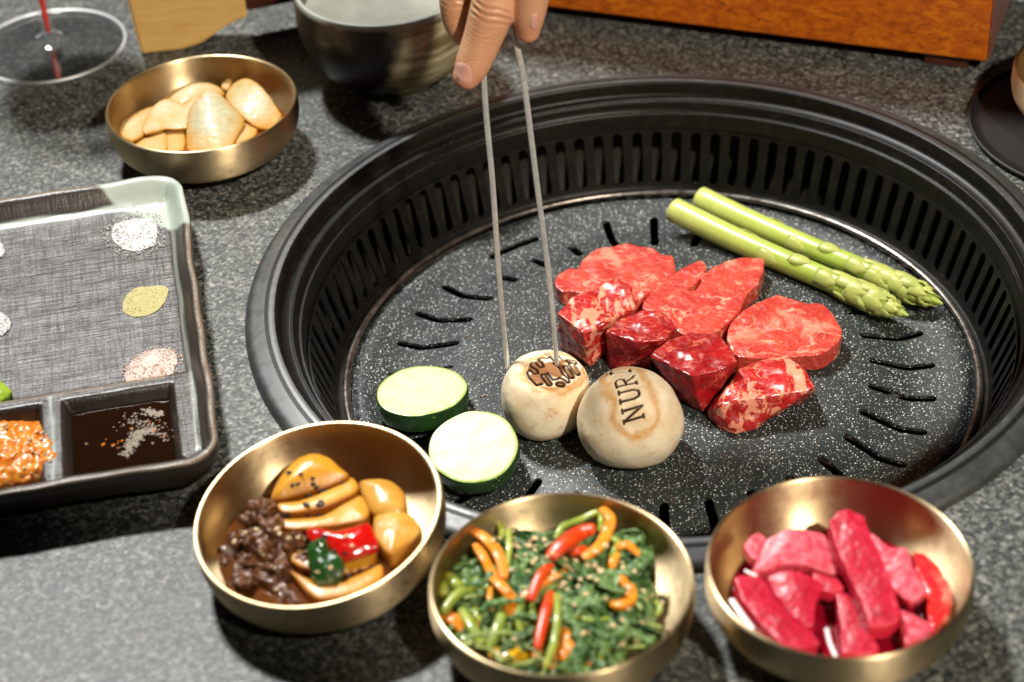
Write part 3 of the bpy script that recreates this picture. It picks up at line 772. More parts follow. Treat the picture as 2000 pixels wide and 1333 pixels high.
mushroom((mc1.x, mc1.y, -1.92), 2.04, 3.35, True, (0.02, -0.03, 1), 'pale mushroom with a scorched round emblem, held by the tongs', emb, inside1, 0.4,
         recess=(ring_pl, 0.10, 0.85))

# ------------------------------------------------------------------ beef
GR = 'pieces of beef on the grill'
def cube(top, zt, bottom, mat, label, seed, zb=PZ + 0.02, extra=()):
    pts = [P(x, y, zt + (z or 0)) for x, y, z in [(t + (0,))[:3] for t in top]] + [P(x, y, zb) for x, y in bottom] + list(extra)
    o = hull('beef_chunk', pts, mat, voxel=0.06, smooth=9, amp=0.16, scale=0.7, seed=seed, amp2=0.02, scale2=2.5)
    return tag(o, label, 'beef', GR)
cube([(1088, 612), (1112, 584), (1170, 560), (1203, 543), (1230, 560), (1240, 600), (1190, 628), (1140, 652)], -1.2,
     [(1092, 678), (1118, 698), (1152, 718), (1172, 700), (1180, 668), (1235, 640)], MAT['meat_streaky'], 'thick beef chunk with pale fat down its side, beside the right prong of the tongs', 1)
cube([(1184, 648), (1214, 620), (1252, 606), (1300, 612), (1326, 636), (1300, 664), (1240, 668)], -1.3,
     [(1181, 700), (1192, 722), (1262, 722), (1292, 700), (1318, 665)], MAT['meat_dark'], 'small dark red beef chunk just behind the lettered mushroom', 2)
cube([(1275, 696), (1303, 663), (1350, 646), (1403, 653), (1428, 680), (1443, 706), (1405, 722), (1350, 735)], -1.3,
     [(1275, 715), (1334, 786), (1374, 810), (1388, 770), (1440, 722)], MAT['meat_dark'], 'dark red finely marbled beef chunk, between the lettered mushroom and the streaky chunk', 3)
cube([(1446, 716), (1511, 695), (1543, 696), (1570, 727), (1594, 757), (1500, 772), (1400, 785)], -2.0,
     [(1382, 808), (1403, 838), (1437, 852), (1470, 841), (1529, 803), (1592, 768)], MAT['meat_streaky'], 'beef chunk with broad stripes of fat and a browned end, nearest the front', 4)
s1 = zoomed([(405, 440), (500, 372), (580, 370), (620, 300), (740, 208), (880, 190), (990, 162), (1100, 185), (1210, 200), (1290, 258), (1380, 265), (1400, 330), (1400, 405), (1300, 500), (1200, 575), (1090, 640), (900, 700), (700, 640), (560, 570), (440, 570), (385, 500)], 1000, 440, 4.4425)
tag(piece('beef_slice', s1, -2.68, 0.9, MAT['meat_pink'], voxel=0.06, smooth=4, amp=0.06, scale=1.1, seed=5, amp2=0.02, scale2=5), 'pink beef slice with a pale fatty middle, farthest left at the back', 'beef', GR)
s2 = zoomed([(575, 500), (620, 420), (720, 332), (850, 262), (900, 258), (915, 295), (865, 365), (815, 405), (862, 405), (900, 330), (960, 282), (1080, 238), (1190, 237), (1222, 262), (1190, 370), (1130, 430), (1095, 510), (1040, 570), (985, 620), (900, 640), (790, 640), (690, 560), (640, 520)], 1050, 420, 2.777)
tag(piece('beef_slice', s2, -2.68, 0.9, MAT['meat_pink'], voxel=0.055, smooth=3, amp=0.05, scale=1.1, seed=6, amp2=0.02, scale2=5, round_n=2), 'notched pink beef slice with a long strip at its left, middle of the back row', 'beef', GR)
s3 = zoomed([(1042, 620), (1100, 540), (1180, 490), (1290, 441), (1350, 450), (1440, 480), (1540, 488), (1610, 560), (1640, 635), (1620, 690), (1545, 745), (1440, 760), (1300, 770), (1100, 765), (1050, 700)], 1050, 420, 2.777)
tag(piece('beef_slice', s3, -2.63, 0.95, MAT['meat_pink'], voxel=0.06, smooth=4, amp=0.06, scale=1.1, seed=9, amp2=0.02, scale2=5), 'large round pink beef slice with a fat seam, right end of the back row', 'beef', GR)

# ------------------------------------------------------------------ asparagus
def m_asp():
    k = NT('asparagus_skin'); t = k.attr('along')
    c = k.ramp(t, [(0.0, (0.56, 0.58, 0.17)), (0.35, (0.42, 0.50, 0.09)), (0.7, (0.30, 0.43, 0.05)), (1.0, (0.24, 0.36, 0.05))])
    c = k.mix(k.ramp(k.noise(1.2, 4, 0.6), [(0.4, 0.0), (0.75, 0.6)]), c, (0.26, 0.40, 0.03))
    rv = k.n('ShaderNodeMapping', {'Vector': k.coord(), 'Rotation': (0, 0, math.radians(43))}).outputs[0]
    sv = k.n('ShaderNodeMapping', {'Vector': rv, 'Scale': (0.25, 4.0, 4.0)}).outputs[0]
    c = k.mix(k.ramp(k.noise(1.4, 4, 0.7, 0.2, vec=sv), [(0.42, 0.0), (0.62, 0.55)]), c, (0.50, 0.54, 0.16))
    return k.set(color=c, rough=0.33, sss=0.2, sss_r=(.6, 1, .2), sss_s=0.3 * S, normal=k.bump(k.noise(8, 3, vec=k.coord(1)), 0.25, 0.02), coat=0.1, coat_rough=0.25)
MAT['asp'] = m_asp(); MAT['asp_leaf'] = m_plain('asparagus_scale_leaf', (0.44, 0.48, 0.12), (0.34, 0.40, 0.10), 0.4, scale=1.5, sss=0.2, sss_r=(.6, 1, .3))
def spear(p0, p1, r0, r1, label, seed):
    rnd = random.Random(seed)
    root = empty('asparagus_spear', p0); tag(root, label, 'asparagus', 'asparagus spears on the grill')
    p0 = Vector(p0); L = (p1 - p0); n = 26; path = []; rad = []
    side = L.cross(Vector((0, 0, 1))).normalized()
    for i in range(n):
        t = i / (n - 1); path.append(L * t + side * 0.10 * math.sin(t * math.pi) + Vector((0, 0, -0.05 * math.sin(t * math.pi * 2))))
        r = r0 + (r1 - r0) * t
        if t > 0.70: r *= 1.0 + 0.18 * math.sin((t - 0.70) / 0.3 * math.pi * 0.8)
        if t > 0.86: r *= max(0.10, 1 - ((t - 0.86) / 0.14) ** 1.6)
        rad.append(r)
    v, f = tube_vf(path, rad, 24, cap=0.12)
    o = mk('stalk', v, f, MAT['asp'], root)
    set_attr(o.data, 'along', [min(1, max(0, (Vector(q)).dot(L) / L.length_squared)) for q in v])
    ax = L.normalized(); up = side.cross(ax).normalized()
    spots = [(0.28, 2.9, .9), (0.42, 0.3, 1.0), (0.55, 1.6, 1.0), (0.60, 3.6, 1.0), (0.66, 0.7, 1.05), (0.71, 2.4, 1.1)]
    for i in range(26):
        t = 0.73 + 0.25 * i / 26; spots.append((t, i * 2.4 + seed, 1.15 - 0.45 * i / 26))
    for t, ang, s in spots:
        j = int(t * (n - 1)); r = rad[j]; c = path[j]
        w = r * 0.95 * s; h = r * 2.1 * s
        vs, fs = [], []
        for a in range(7):
            u = a / 6; ww = w * (1 - u ** 2.2) * (0.85 + 0.3 * math.sin(u * 2.2)) + 0.005
            lift = 1.03 + 0.14 * math.sin(min(1, u * 1.3) * math.pi * 0.8) - 0.05 * u
            rj = rad[min(n - 1, int((t + u * h / L.length) * (n - 1)))] if True else r
            for b in range(5):
                q = (b - 2) / 2; an = ang + q * ww / max(r, 0.1) * 0.9
                rl = (0.35 * r + 0.65 * rj) * lift * (1 - 0.05 * abs(q))
                vs.append(c + ax * (u * h) + (side * math.cos(an) + up * math.sin(an)) * rl)
        for a in range(6):
            for b in range(4): fs.append((a * 5 + b, a * 5 + b + 1, (a + 1) * 5 + b + 1, (a + 1) * 5 + b))
        lf = mk('scale_leaf', vs, fs, MAT['asp_leaf'], root)
        m = lf.modifiers.new('s', 'SOLIDIFY'); m.thickness = 0.035 * S; m.offset = 0
    return root
spear(P(1317, 411, -2.85), P(1774, 617, -3.2), 0.67, 0.52, 'nearer asparagus spear with its tip lowest, lying on the grill', 3)
spear(P(1368, 388, -2.95), P(1841, 594, -3.12), 0.65, 0.50, 'farther asparagus spear reaching the ring of the grill', 8)

# ------------------------------------------------------------------ tongs and hand
tongs = empty('tongs', P(1000, 200, 12)); tag(tongs, 'long thin steel tongs gripping the mushroom with the emblem', 'tongs')
tl = Vector(tongs.location) / S
def prong(pts, label=None):
    path = smooth_path(pts, 10)
    vs, fs = [], []
    ins = Vector((1, 0.05, 0))
    for i, p in enumerate(path):
        t = (path[min(i + 1, len(path) - 1)] - path[max(i - 1, 0)]).normalized()
        x = (ins - t * ins.dot(t)).normalized(); y = x.cross(t).normalized()
        w = 0.125 if i > 8 else 0.10 + 0.003 * i; h = 0.085
        jit = 0.003 * noise.noise(p * 1.7)
        for sx, sy in ((-1, -.7), (-.7, -1), (.7, -1), (1, -.7), (1, .7), (.7, 1), (-.7, 1), (-1, .7)):
            vs.append(p - tl + x * sx * (w + jit) + y * sy * (h + jit))
    for i in range(len(path) - 1):
        for k in range(8): fs.append((i * 8 + k, i * 8 + (k + 1) % 8, (i + 1) * 8 + (k + 1) % 8, (i + 1) * 8 + k))
    fs.append(tuple(range(7, -1, -1))); fs.append(tuple((len(path) - 1) * 8 + k for k in range(8)))
    return mk('prong', vs, fs, MAT['steel'], tongs)
TL0 = P(992, 724, -1.1); TR0 = P(1088, 716, -0.37)
TLm = Py(945, 150, 0.6); TRm = Py(1022, 150, 0.6)
TLt = TLm + (TLm - TL0) * 0.55 + Vector((0.5, 0, 0)); TRt = TRm + (TRm - TR0) * 0.55 + Vector((-0.2, 0, 0))
topc = (TLt + TRt) / 2 + Vector((0, 1.0, 5.2))
prong([TL0, TL0.lerp(TLm, 0.3) + Vector((-0.06, 0, 0)), TL0.lerp(TLm, 0.65), TLm, TLt, TLt.lerp(topc, 0.6) + Vector((-.2, 0, 0)), topc + Vector((-0.5, 0, 0))])
prong([TR0, TR0.lerp(TRm, 0.3) + Vector((0.10, 0, 0)), TR0.lerp(TRm, 0.65) + Vector((0.05, 0, 0)), TRm, Py(1003, 40, 1.0), TRt.lerp(topc, 0.6) + Vector((.3, 0, 0)), topc + Vector((0.5, 0, 0))])
v, f = tube_vf(smooth_path([topc + Vector((-0.5, 0, -0.2)) - tl, topc + Vector((-0.3, 0.1, 0.6)) - tl, topc + Vector((0.3, 0.1, 0.6)) - tl, topc + Vector((0.5, 0, -0.2)) - tl], 6), 0.14, 8)
mk('spring_bend', v, f, MAT['steel'], tongs)

def m_skin():
    k = NT('skin')
    c = k.mix(k.ramp(k.noise(0.8, 4, 0.6), [(0.35, 0.0), (0.7, 1.0)]), (0.62, 0.36, 0.20), (0.64, 0.30, 0.17))
    c = k.mix(k.ramp(k.attr('crease'), [(0.0, 0.0), (1.0, 0.75)]), c, (0.34, 0.11, 0.05))
    c = k.mix(k.math('MULTIPLY', k.attr('tip'), 0.6), c, (0.70, 0.22, 0.14))
    wv = k.noise(3.0, 4, 0.65, 0.3, vec=k.coord(1.2, 1.2, 5.5))
    h = k.math('ADD', k.math('MULTIPLY', wv, 1.0), k.math('MULTIPLY', k.vor(9, 'DISTANCE_TO_EDGE'), 0.4))
    return k.set(color=c, rough=0.42, sss=0.22, sss_r=(1, .35, .18), sss_s=0.35 * S, normal=k.bump(h, 0.45, 0.04), coat=0.08, coat_rough=0.3)
MAT['skin'] = m_skin()
MAT['nail'] = m_plain('finger_nail', (0.72, 0.40, 0.32), (0.66, 0.34, 0.27), 0.28, sss=0.2, sss_r=(1, .4, .3), coat=0.3, coat_rough=0.15, bump=0.1)
def hand():
    H = {}
    # finger chains, tip last: (picture x, picture y, world y, radius)
    chains = {
        'index': [(1035, -330, 3.2, 1.0), (1000, -150, 1.9, 0.98), (968, -20, 0.9, 0.93), (962, 18, 0.7, 0.97), (943, 75, 0.45, 0.86), (922, 128, 0.15, 0.76), (911, 150, 0.0, 0.62)],
        'middle': [(985, -330, 4.4, 1.0), (930, -170, 3.2, 0.95), (903, -60, 2.5, 0.85), (893, 0, 2.2, 0.80), (895, 40, 2.1, 0.70), (903, 68, 2.0, 0.52)],
        'ring': [(1010, -330, 5.2, 0.95), (985, -160, 4.2, 0.85), (978, -50, 3.5, 0.75), (968, 40, 3.0, 0.62), (968, 82, 2.8, 0.42)],
        'little': [(1060, -330, 5.8, 0.85), (1075, -200, 5.2, 0.72), (1070, -110, 4.6, 0.66), (1050, -50, 4.2, 0.55)],
        'thumb': [(1100, -360, 2.0, 1.3), (1085, -230, 1.0, 1.05), (1056, -110, 0.6, 0.84), (1042, -30, 0.5, 0.78), (1034, 25, 0.5, 0.72), (1031, 62, 0.5, 0.53)]}
    parts = []; joints = {}
    for nme, ch in chains.items():
        pts = [tuple(Py(x, y, wy)) + (r,) for x, y, wy, r in ch]
        sp = smooth_profile(pts, 6)
        joints[nme] = [Vector(p[:3]) for p in pts]
        parts.append(tube_vf([Vector(p[:3]) for p in sp], [p[3] for p in sp], 20, cap=0.95))
    k = [joints[n][0] for n in ('index', 'middle', 'ring', 'little')]
    wrist = sum(k, Vector()) / 4 + Vector((3.5, 5.5, 6.0)); th0 = joints['thumb'][0]
    for q in k: parts.append(tube_vf([q, q.lerp(wrist, 0.5), wrist], [1.15, 1.45, 1.9], 16, cap=0.9))
    parts.append(tube_vf([th0, th0.lerp(wrist, 0.5), wrist], [1.4, 1.7, 2.0], 16, cap=0.9))
    parts.append(tube_vf([wrist, wrist + Vector((4.5, 6, 7)), wrist + Vector((9, 12, 14))], [2.3, 2.6, 3.3], 20, flat=0.8))
    vs, fs = join_vf(parts)
    o = solid('hand', vs, fs, MAT['skin'], voxel=0.085, smooth=3, amp=0.0)
    me = o.data; co = np.zeros(len(me.vertices) * 3); me.vertices.foreach_get('co', co); co = co.reshape(-1, 3) / S
    nr = np.zeros(len(me.vertices) * 3); me.vertices.foreach_get('normal', nr); nr = nr.reshape(-1, 3)
    crease = np.zeros(len(co)); disp = np.zeros(len(co)); tip = np.zeros(len(co))
    def wr(center, axis, pitch, spread, amp, back, cr=1.0, curve=0.0):
        c = np.array(center); a = np.array(axis.normalized()); b = np.array(Vector(back).normalized())
        d = co - c; s = d @ a; rad = np.linalg.norm(d, axis=1); lat = np.linalg.norm(d - s[:, None] * a, axis=1)
        face = np.clip((nr @ b) * 1.4, 0, 1)
        s2 = s + curve * lat ** 2 + 0.05 * np.sin(d[:, 0] * 5)
        env = np.exp(-(s / spread) ** 2) * (rad < 1.9) * (d[:, 0] < 0.78) * face
        wv = np.cos(s2 * 2 * np.pi / pitch)
        return env * wv * amp, env * np.clip(wv * -1 - 0.25, 0, 1) * cr
    J = joints['index']; back = (CAM - J[3]).normalized(); ax = (J[5] - J[2])
    for cc, pt, sprd, am, crs, cv in ((J[3], 0.30, 0.42, 0.045, 1.0, 0.10), (J[4] + (J[3] - J[4]) * 0.15, 0.20, 0.55, 0.014, 0.45, 0.16), (J[5] + (J[4] - J[5]) * 0.35, 0.17, 0.4, 0.012, 0.4, 0.15)):
        a, b = wr(cc, ax, pt, sprd, am, back, crs, cv); disp += a; crease = np.maximum(crease, b)
    J = joints['middle']
    a, b = wr(J[3], J[4] - J[2], 0.26, 0.5, 0.02, back, 0.7, 0.1); disp += a; crease = np.maximum(crease, b)
    for nme in chains:
        t = np.array(joints[nme][-1]); tip = np.maximum(tip, np.clip(1 - np.linalg.norm(co - t, axis=1) / 1.1, 0, 1))
    co = co + nr * disp[:, None]
    me.vertices.foreach_set('co', (co * S).ravel()); me.update()
    set_attr(me, 'crease', np.clip(crease, 0, 1)); set_attr(me, 'tip', tip)
    tag(o, 'bare hand coming from the top, pinching the steel tongs', 'hand')
    # nails lie on the surface, found by casting onto the hand
    bvh = BVHTree.FromPolygons([Vector(c) for c in co.tolist()], [tuple(p.vertices) for p in me.polygons])
    def nail(outline_c, a_vec, b_vec, lift=0.02):
        vs, fs = [], []; nu, nv = 14, 12
        for i in range(nu + 1):
            for j in range(nv + 1):
                u = -1 + 2 * i / nu; v = -1 + 2 * j / nv
                uu = u * math.sqrt(1 - v * v / 2.6); vv = v * math.sqrt(1 - u * u / 2.6)
                px = outline_c[0] + uu * a_vec[0] + vv * b_vec[0]; py = outline_c[1] + uu * a_vec[1] + vv * b_vec[1]
                h = bvh.ray_cast(CAM, ray(px, py))
                if h[0] is None: h = bvh.find_nearest(Py(px, py, 0.2))
                edge = max(abs(u), abs(v))
                vs.append(h[0] + h[1] * (lift * (1.0 if edge < 0.9 else -0.6) + 0.012))
        for i in range(nu):
            for j in range(nv): fs.append((i * (nv + 1) + j, (i + 1) * (nv + 1) + j, (i + 1) * (nv + 1) + j + 1, i * (nv + 1) + j + 1))
        n = mk('nail', vs, fs, MAT['nail'], o)
        m = n.modifiers.new('s', 'SMOOTH'); m.iterations = 4
    nail((906, 143), (16.5, 3), (-3, -21)); nail((1043, 42), (8, 1), (1, -17))
hand()

for o in list(sc.objects):
    if o.parent is None and o.type in ('MESH', 'EMPTY') and o.name.split('.')[0] in ('table_grill', 'zucchini_slice', 'button_mushroom', 'beef_chunk', 'beef_slice', 'asparagus_spear', 'tongs', 'hand'):
        o.location = o.location * GRILL_SIZE + GRILL_AT * S; o.scale = (GRILL_SIZE,) * 3

# ------------------------------------------------------------------ ceramic sauce tray
def m_ceramic():
    k = NT('grey_glazed_ceramic'); gl = k.attr('glaze'); fl = k.attr('floor'); ed = k.attr('edge')
    vx = k.n('ShaderNodeMapping', {'Vector': k.coord(), 'Rotation': (0, 0, math.radians(-9.2))}).outputs[0]
    def threads(sx, sy, sc):
        m = k.n('ShaderNodeMapping', {'Vector': vx, 'Scale': (sx, sy, 1)}).outputs[0]
        return k.noise(sc, 4, 0.7, 0.25, vec=m)
    a = threads(0.35, 5.0, 1.3); b = threads(5.0, 0.35, 1.3); big = threads(0.8, 0.9, 0.8)
    tx = k.math('MULTIPLY', k.ramp(a, [(0.38, 0.0), (0.6, 1.0)]), k.ramp(b, [(0.36, 0.0), (0.6, 1.0)]))
    tx = k.math('MULTIPLY', tx, k.ramp(big, [(0.3, 0.35), (0.6, 1.0)]))
    clay = k.mix(k.noise(2.5, 4), (0.016, 0.010, 0.008), (0.032, 0.022, 0.018))
    lin = k.mix(tx, (0.026, 0.020, 0.019), (0.20, 0.19, 0.19))
    side = k.mix(k.math('MULTIPLY', b, 0.75), clay, (0.11, 0.085, 0.07))
    c = k.mix(fl, k.mix(0.22, clay, side), lin)
    c = k.mix(k.math('MULTIPLY', ed, 0.7), c, (0.26, 0.19, 0.13))
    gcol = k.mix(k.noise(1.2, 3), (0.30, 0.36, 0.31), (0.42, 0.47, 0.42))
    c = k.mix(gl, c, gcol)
    h = k.math('MULTIPLY', k.math('ADD', a, b), k.math('SUBTRACT', 1.0, k.math('MULTIPLY', gl, 0.8)))
    return k.set(color=c, rough=0.36, normal=k.bump(h, 0.7, 0.04), coat=0.15, coat_rough=0.2)
MAT['ceramic'] = m_ceramic()
TH = math.radians(9.2); TEX = Vector((math.cos(TH), math.sin(TH), 0)); TEY = Vector((-math.sin(TH), math.cos(TH), 0))
TO = Vector((-19.45, -11.95, 0)); TW, TD = 22.5, 22.8      # right front corner, width to the left, depth
def tray_pt(u, v, z): return TO + TEX * u + TEY * v + Vector((0, 0, z))
def tray_uv(p):
    d = Vector(p) - TO; return d.dot(TEX), d.dot(TEY)
def sstep(x, a, b):
    t = max(0.0, min(1.0, (x - a) / (b - a))); return t * t * (3 - 2 * t)
CELLS = [(-6.55, -1.55, 1.0, 6.45), (-12.9, -7.35, 1.0, 6.45), (-19.6, -13.7, 1.0, 6.45)]
def tray_h(u, v):
    du = min(-u, u + TW); dv0 = v; dv1 = TD - v
    rim = 2.2 + 0.09 * noise.noise(Vector((u * 0.5, v * 0.5, 3)))
    wall_u = sstep(du, 0.22, 1.0); wall_t = sstep(dv1, 0.25, 1.35); wall_f = sstep(dv0, 0.3, 1.2)
    z = rim - (rim - 1.3) * min(wall_u, wall_t, wall_f) ** 0.8
    if v < 7.4: z = max(z, 1.3 + 0.28 * sstep(v, 7.4, 6.95) )
    if v < 6.9: z = max(z, 1.58)
    for (a, b, c, d) in CELLS:
        e = min(u - a, b - u, v - c, d - v)
        if e > -0.05: z = min(z, 1.62 - (1.62 - 0.62) * sstep(e, -0.05, 0.62) * 1.0) if e > 0 else z
        if v < 1.2 and a < u < b: z = min(z, rim - (rim - 0.62) * sstep(v, 0.3, 1.5))
    return z
def tray():
    nu, nv = 230, 240; half = Vector((TW / 2, TD / 2)); Rc = 1.5; vs = []; gl = []; fl = []; ed = []
    def rmap(u, v):
        x = u + TW / 2; y = v - TD / 2; sx = 1 if x >= 0 else -1; sy = 1 if y >= 0 else -1
        qx = abs(x) - (half.x - Rc); qy = abs(y) - (half.y - Rc)
        if qx > 0 and qy > 0:
            m = max(qx, qy); l = math.hypot(qx, qy); x = sx * (half.x - Rc + qx / l * m); y = sy * (half.y - Rc + qy / l * m)
        w = 0.13 * noise.noise(Vector((u * 0.3, v * 0.3, 0))) * sstep(max(abs(x) / half.x, abs(y) / half.y), 0.85, 1)
        return x - TW / 2 + w, y + TD / 2 + w
    for i in range(nu + 1):
        for j in range(nv + 1):
            u = -TW * i / nu; v = TD * j / nv
            z = tray_h(u, v); uu, vv = rmap(u, v)
            du = min(-u, u + TW); dv1 = TD - v
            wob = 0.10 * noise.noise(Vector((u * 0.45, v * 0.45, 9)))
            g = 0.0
            bu = abs(u + 0.84 + wob * 1.0); bt = abs(dv1 - 1.22 + wob)  # grey glaze beads; their ridge highlights are put into the colour
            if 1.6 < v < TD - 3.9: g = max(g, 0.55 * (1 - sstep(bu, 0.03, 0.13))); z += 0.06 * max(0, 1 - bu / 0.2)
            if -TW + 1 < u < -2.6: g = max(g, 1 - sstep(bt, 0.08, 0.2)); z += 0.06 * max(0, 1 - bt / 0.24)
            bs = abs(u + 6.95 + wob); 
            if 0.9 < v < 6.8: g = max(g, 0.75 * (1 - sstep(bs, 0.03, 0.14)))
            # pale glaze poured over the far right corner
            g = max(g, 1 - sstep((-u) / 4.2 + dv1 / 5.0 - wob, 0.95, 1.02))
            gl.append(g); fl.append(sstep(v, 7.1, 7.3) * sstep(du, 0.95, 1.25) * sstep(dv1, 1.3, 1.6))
            ed.append(max(1 - sstep(min(du, v, dv1), 0.05, 0.28), (1 - sstep(abs(v - 6.95), 0.05, 0.2)) if u < -1.9 else 0))
            vs.append(tray_pt(uu, vv, z + 0.02 * noise.noise(Vector((u, v, 0)))))
    fs = [(i * (nv + 1) + j, (i + 1) * (nv + 1) + j, (i + 1) * (nv + 1) + j + 1, i * (nv + 1) + j + 1)[::-1] for i in range(nu) for j in range(nv)]
    loop = [i * (nv + 1) for i in range(nu + 1)] + [nu * (nv + 1) + j for j in range(1, nv + 1)] + [i * (nv + 1) + nv for i in range(nu - 1, -1, -1)] + [j for j in range(nv - 1, 0, -1)]
    prev = loop; c = tray_pt(-TW / 2, TD / 2, 0)
    for inset, zz in ((-0.06, -0.15), (-0.08, -0.4), (0.0, -0.8), (0.35, -1.35), (0.9, -1.75), (1.4, -1.85), (1.5, -2.18)):
        cur = []
        for q in loop:
            p = vs[q].copy(); d = Vector((p.x - c.x, p.y - c.y, 0)); p.z = max(0.02, p.z + zz) if zz > -2 else 0.02
            p -= d.normalized() * inset; cur.append(len(vs)); vs.append(p); gl.append(0); fl.append(0); ed.append(0)
        n = len(loop)
        fs += [(prev[k], prev[(k + 1) % n], cur[(k + 1) % n], cur[k]) for k in range(n)]; prev = cur
    fs.append(tuple(prev[::-1]))
    o = mk('sauce_tray', vs, fs, MAT['ceramic'])
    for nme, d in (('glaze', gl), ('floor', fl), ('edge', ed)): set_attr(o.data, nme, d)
    bm = bmesh.new(); bm.from_mesh(o.data); bmesh.ops.recalc_face_normals(bm, faces=bm.faces); bm.to_mesh(o.data); bm.free()
    return tag(o, 'square dark ceramic tray with a linen texture and a pale glazed corner', 'tray')
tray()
MAT['salt'] = m_plain('white_salt', (0.66, 0.65, 0.64), (0.52, 0.52, 0.53), 0.5, scale=5, bump=1.0, bscale=7, bdist=0.08, sss=0.1)
MAT['pink_salt'] = m_plain('pink_salt', (0.64, 0.52, 0.47), (0.64, 0.36, 0.26), 0.5, scale=5, bump=1.0, bscale=7, bdist=0.08, lo=0.52, hi=0.72)
MAT['yellow_powder'] = m_plain('yellow_green_powder', (0.44, 0.40, 0.19), (0.36, 0.32, 0.13), 0.8, scale=5, bump=0.8, bscale=9)
def heap(name, out, mat, label, cat, h=0.35, grains=260, z0=1.3, gsize=0.045, seed=1, spread=1.15):
    rnd = random.Random(seed); c0 = (sum(p[0] for p in out) / len(out), sum(p[1] for p in out) / len(out))
    ctr = P(*c0, z0); pts = [P(x, y, z0) for x, y in rounded(out, 4)]; m = len(pts); rings = 12
    vs = [ctr + Vector((0, 0, h))]; fs = []
    for i in range(1, rings + 1):
        t = i / rings
        for p in pts:
            q = ctr.lerp(p, t * (1 + 0.06 * noise.noise(p * 3)))
            z = h * (1 - t ** 1.7) + 0.06 * noise.fractal(q * 3.5, 1, 2, 3) * (1 - t * 0.6)
            vs.append(Vector((q.x, q.y, z0 + 0.02 + max(z, -0.02))))
    vs[0] = ctr + Vector((0, 0, 0.02 + h))
    for k in range(m): fs.append((0, 1 + k, 1 + (k + 1) % m))
    for i in range(rings - 1):
        for k in range(m): fs.append((1 + i * m + k, 1 + (i + 1) * m + k, 1 + (i + 1) * m + (k + 1) % m, 1 + i * m + (k + 1) % m))
    b0 = len(vs)
    for g in range(grains):
        p = pts[rnd.randrange(m)]; t = rnd.uniform(0.2, spread); q = ctr.lerp(p.lerp(pts[(pts.index(p) + 1) % m], rnd.random()), t ** 0.7 if t < 1 else t) + Vector((rnd.gauss(0, .05), rnd.gauss(0, .05), 0))
        z = z0 + 0.03 + max(0, h * (1 - min(t ** 0.7, 1) ** 1.7)); s = gsize * rnd.uniform(0.5, 1.3)
        b = len(vs); M3 = Matrix.Rotation(rnd.uniform(0, 6.3), 3, Vector((rnd.random(), rnd.random(), rnd.random() + .1)).normalized())
        for dx, dy, dz in ((1, 0, 0), (-1, 0, 0), (0, 1, 0), (0, -1, 0), (0, 0, 1), (0, 0, -1)):
            vs.append(Vector((q.x, q.y, z)) + M3 @ Vector((dx, dy, dz)) * s)
        for a, b_, c in ((0, 2, 4), (2, 1, 4), (1, 3, 4), (3, 0, 4), (2, 0, 5), (1, 2, 5), (3, 1, 5), (0, 3, 5)): fs.append((b + a, b + b_, b + c))
    o = mk(name, vs, fs, mat); return tag(o, label, cat, None)
ZT = 1.32
heap('salt_heap', [(225, 440), (262, 428), (300, 432), (307, 455), (300, 480), (262, 492), (228, 478), (218, 458)], MAT['salt'], 'heap of coarse white salt near the pale glazed corner of the tray', 'salt', 0.35, 420, ZT, 0.05, 1, 1.4)
heap('powder_heap', [(243, 585), (262, 565), (300, 560), (327, 562), (322, 590), (300, 612), (265, 620), (241, 608)], MAT['yellow_powder'], 'leaf shaped patch of yellow green powder on the tray', 'seasoning', 0.12, 120, ZT, 0.025, 2, 1.03)
heap('pink_salt_heap', [(246, 725), (265, 700), (300, 684), (335, 684), (347, 705), (330, 735), (290, 748), (250, 750)], MAT['pink_salt'], 'heap of pink salt just behind the dark sauce compartment', 'salt', 0.38, 420, ZT, 0.05, 3, 1.2)
heap('salt_heap', [(-60, 470), (-20, 466), (2, 475), (9, 492), (0, 505), (-30, 510), (-60, 500)], MAT['salt'], 'small pale salt heap cut by the left edge of the photo, farther one', 'salt', 0.25, 120, ZT, 0.04, 4, 1.1)
heap('salt_heap', [(-60, 610), (-20, 606), (8, 615), (22, 634), (5, 655), (-30, 660), (-60, 645)], MAT['salt'], 'white salt heap cut by the left edge, level with the yellow powder', 'salt', 0.3, 150, ZT, 0.04, 5, 1.1)
MAT['lettuce'] = m_plain('bright_green_leaf', (0.40, 0.55, 0.03), (0.22, 0.36, 0.02), 0.35, scale=3, sss=0.2, sss_r=(.5, 1, .2), bump=0.8, bscale=3)
tag(piece('wasabi_leaf', [(-30, 735), (-5, 738), (8, 752), (21, 762), (18, 775), (5, 782), (-2, 795), (-30, 795)], 1.55, 0.2, MAT['lettuce'], voxel=0.05, smooth=1, dome=0.2, amp=0.05, scale=2.5), 'bright green leafy garnish at the left edge behind the orange paste', 'garnish')
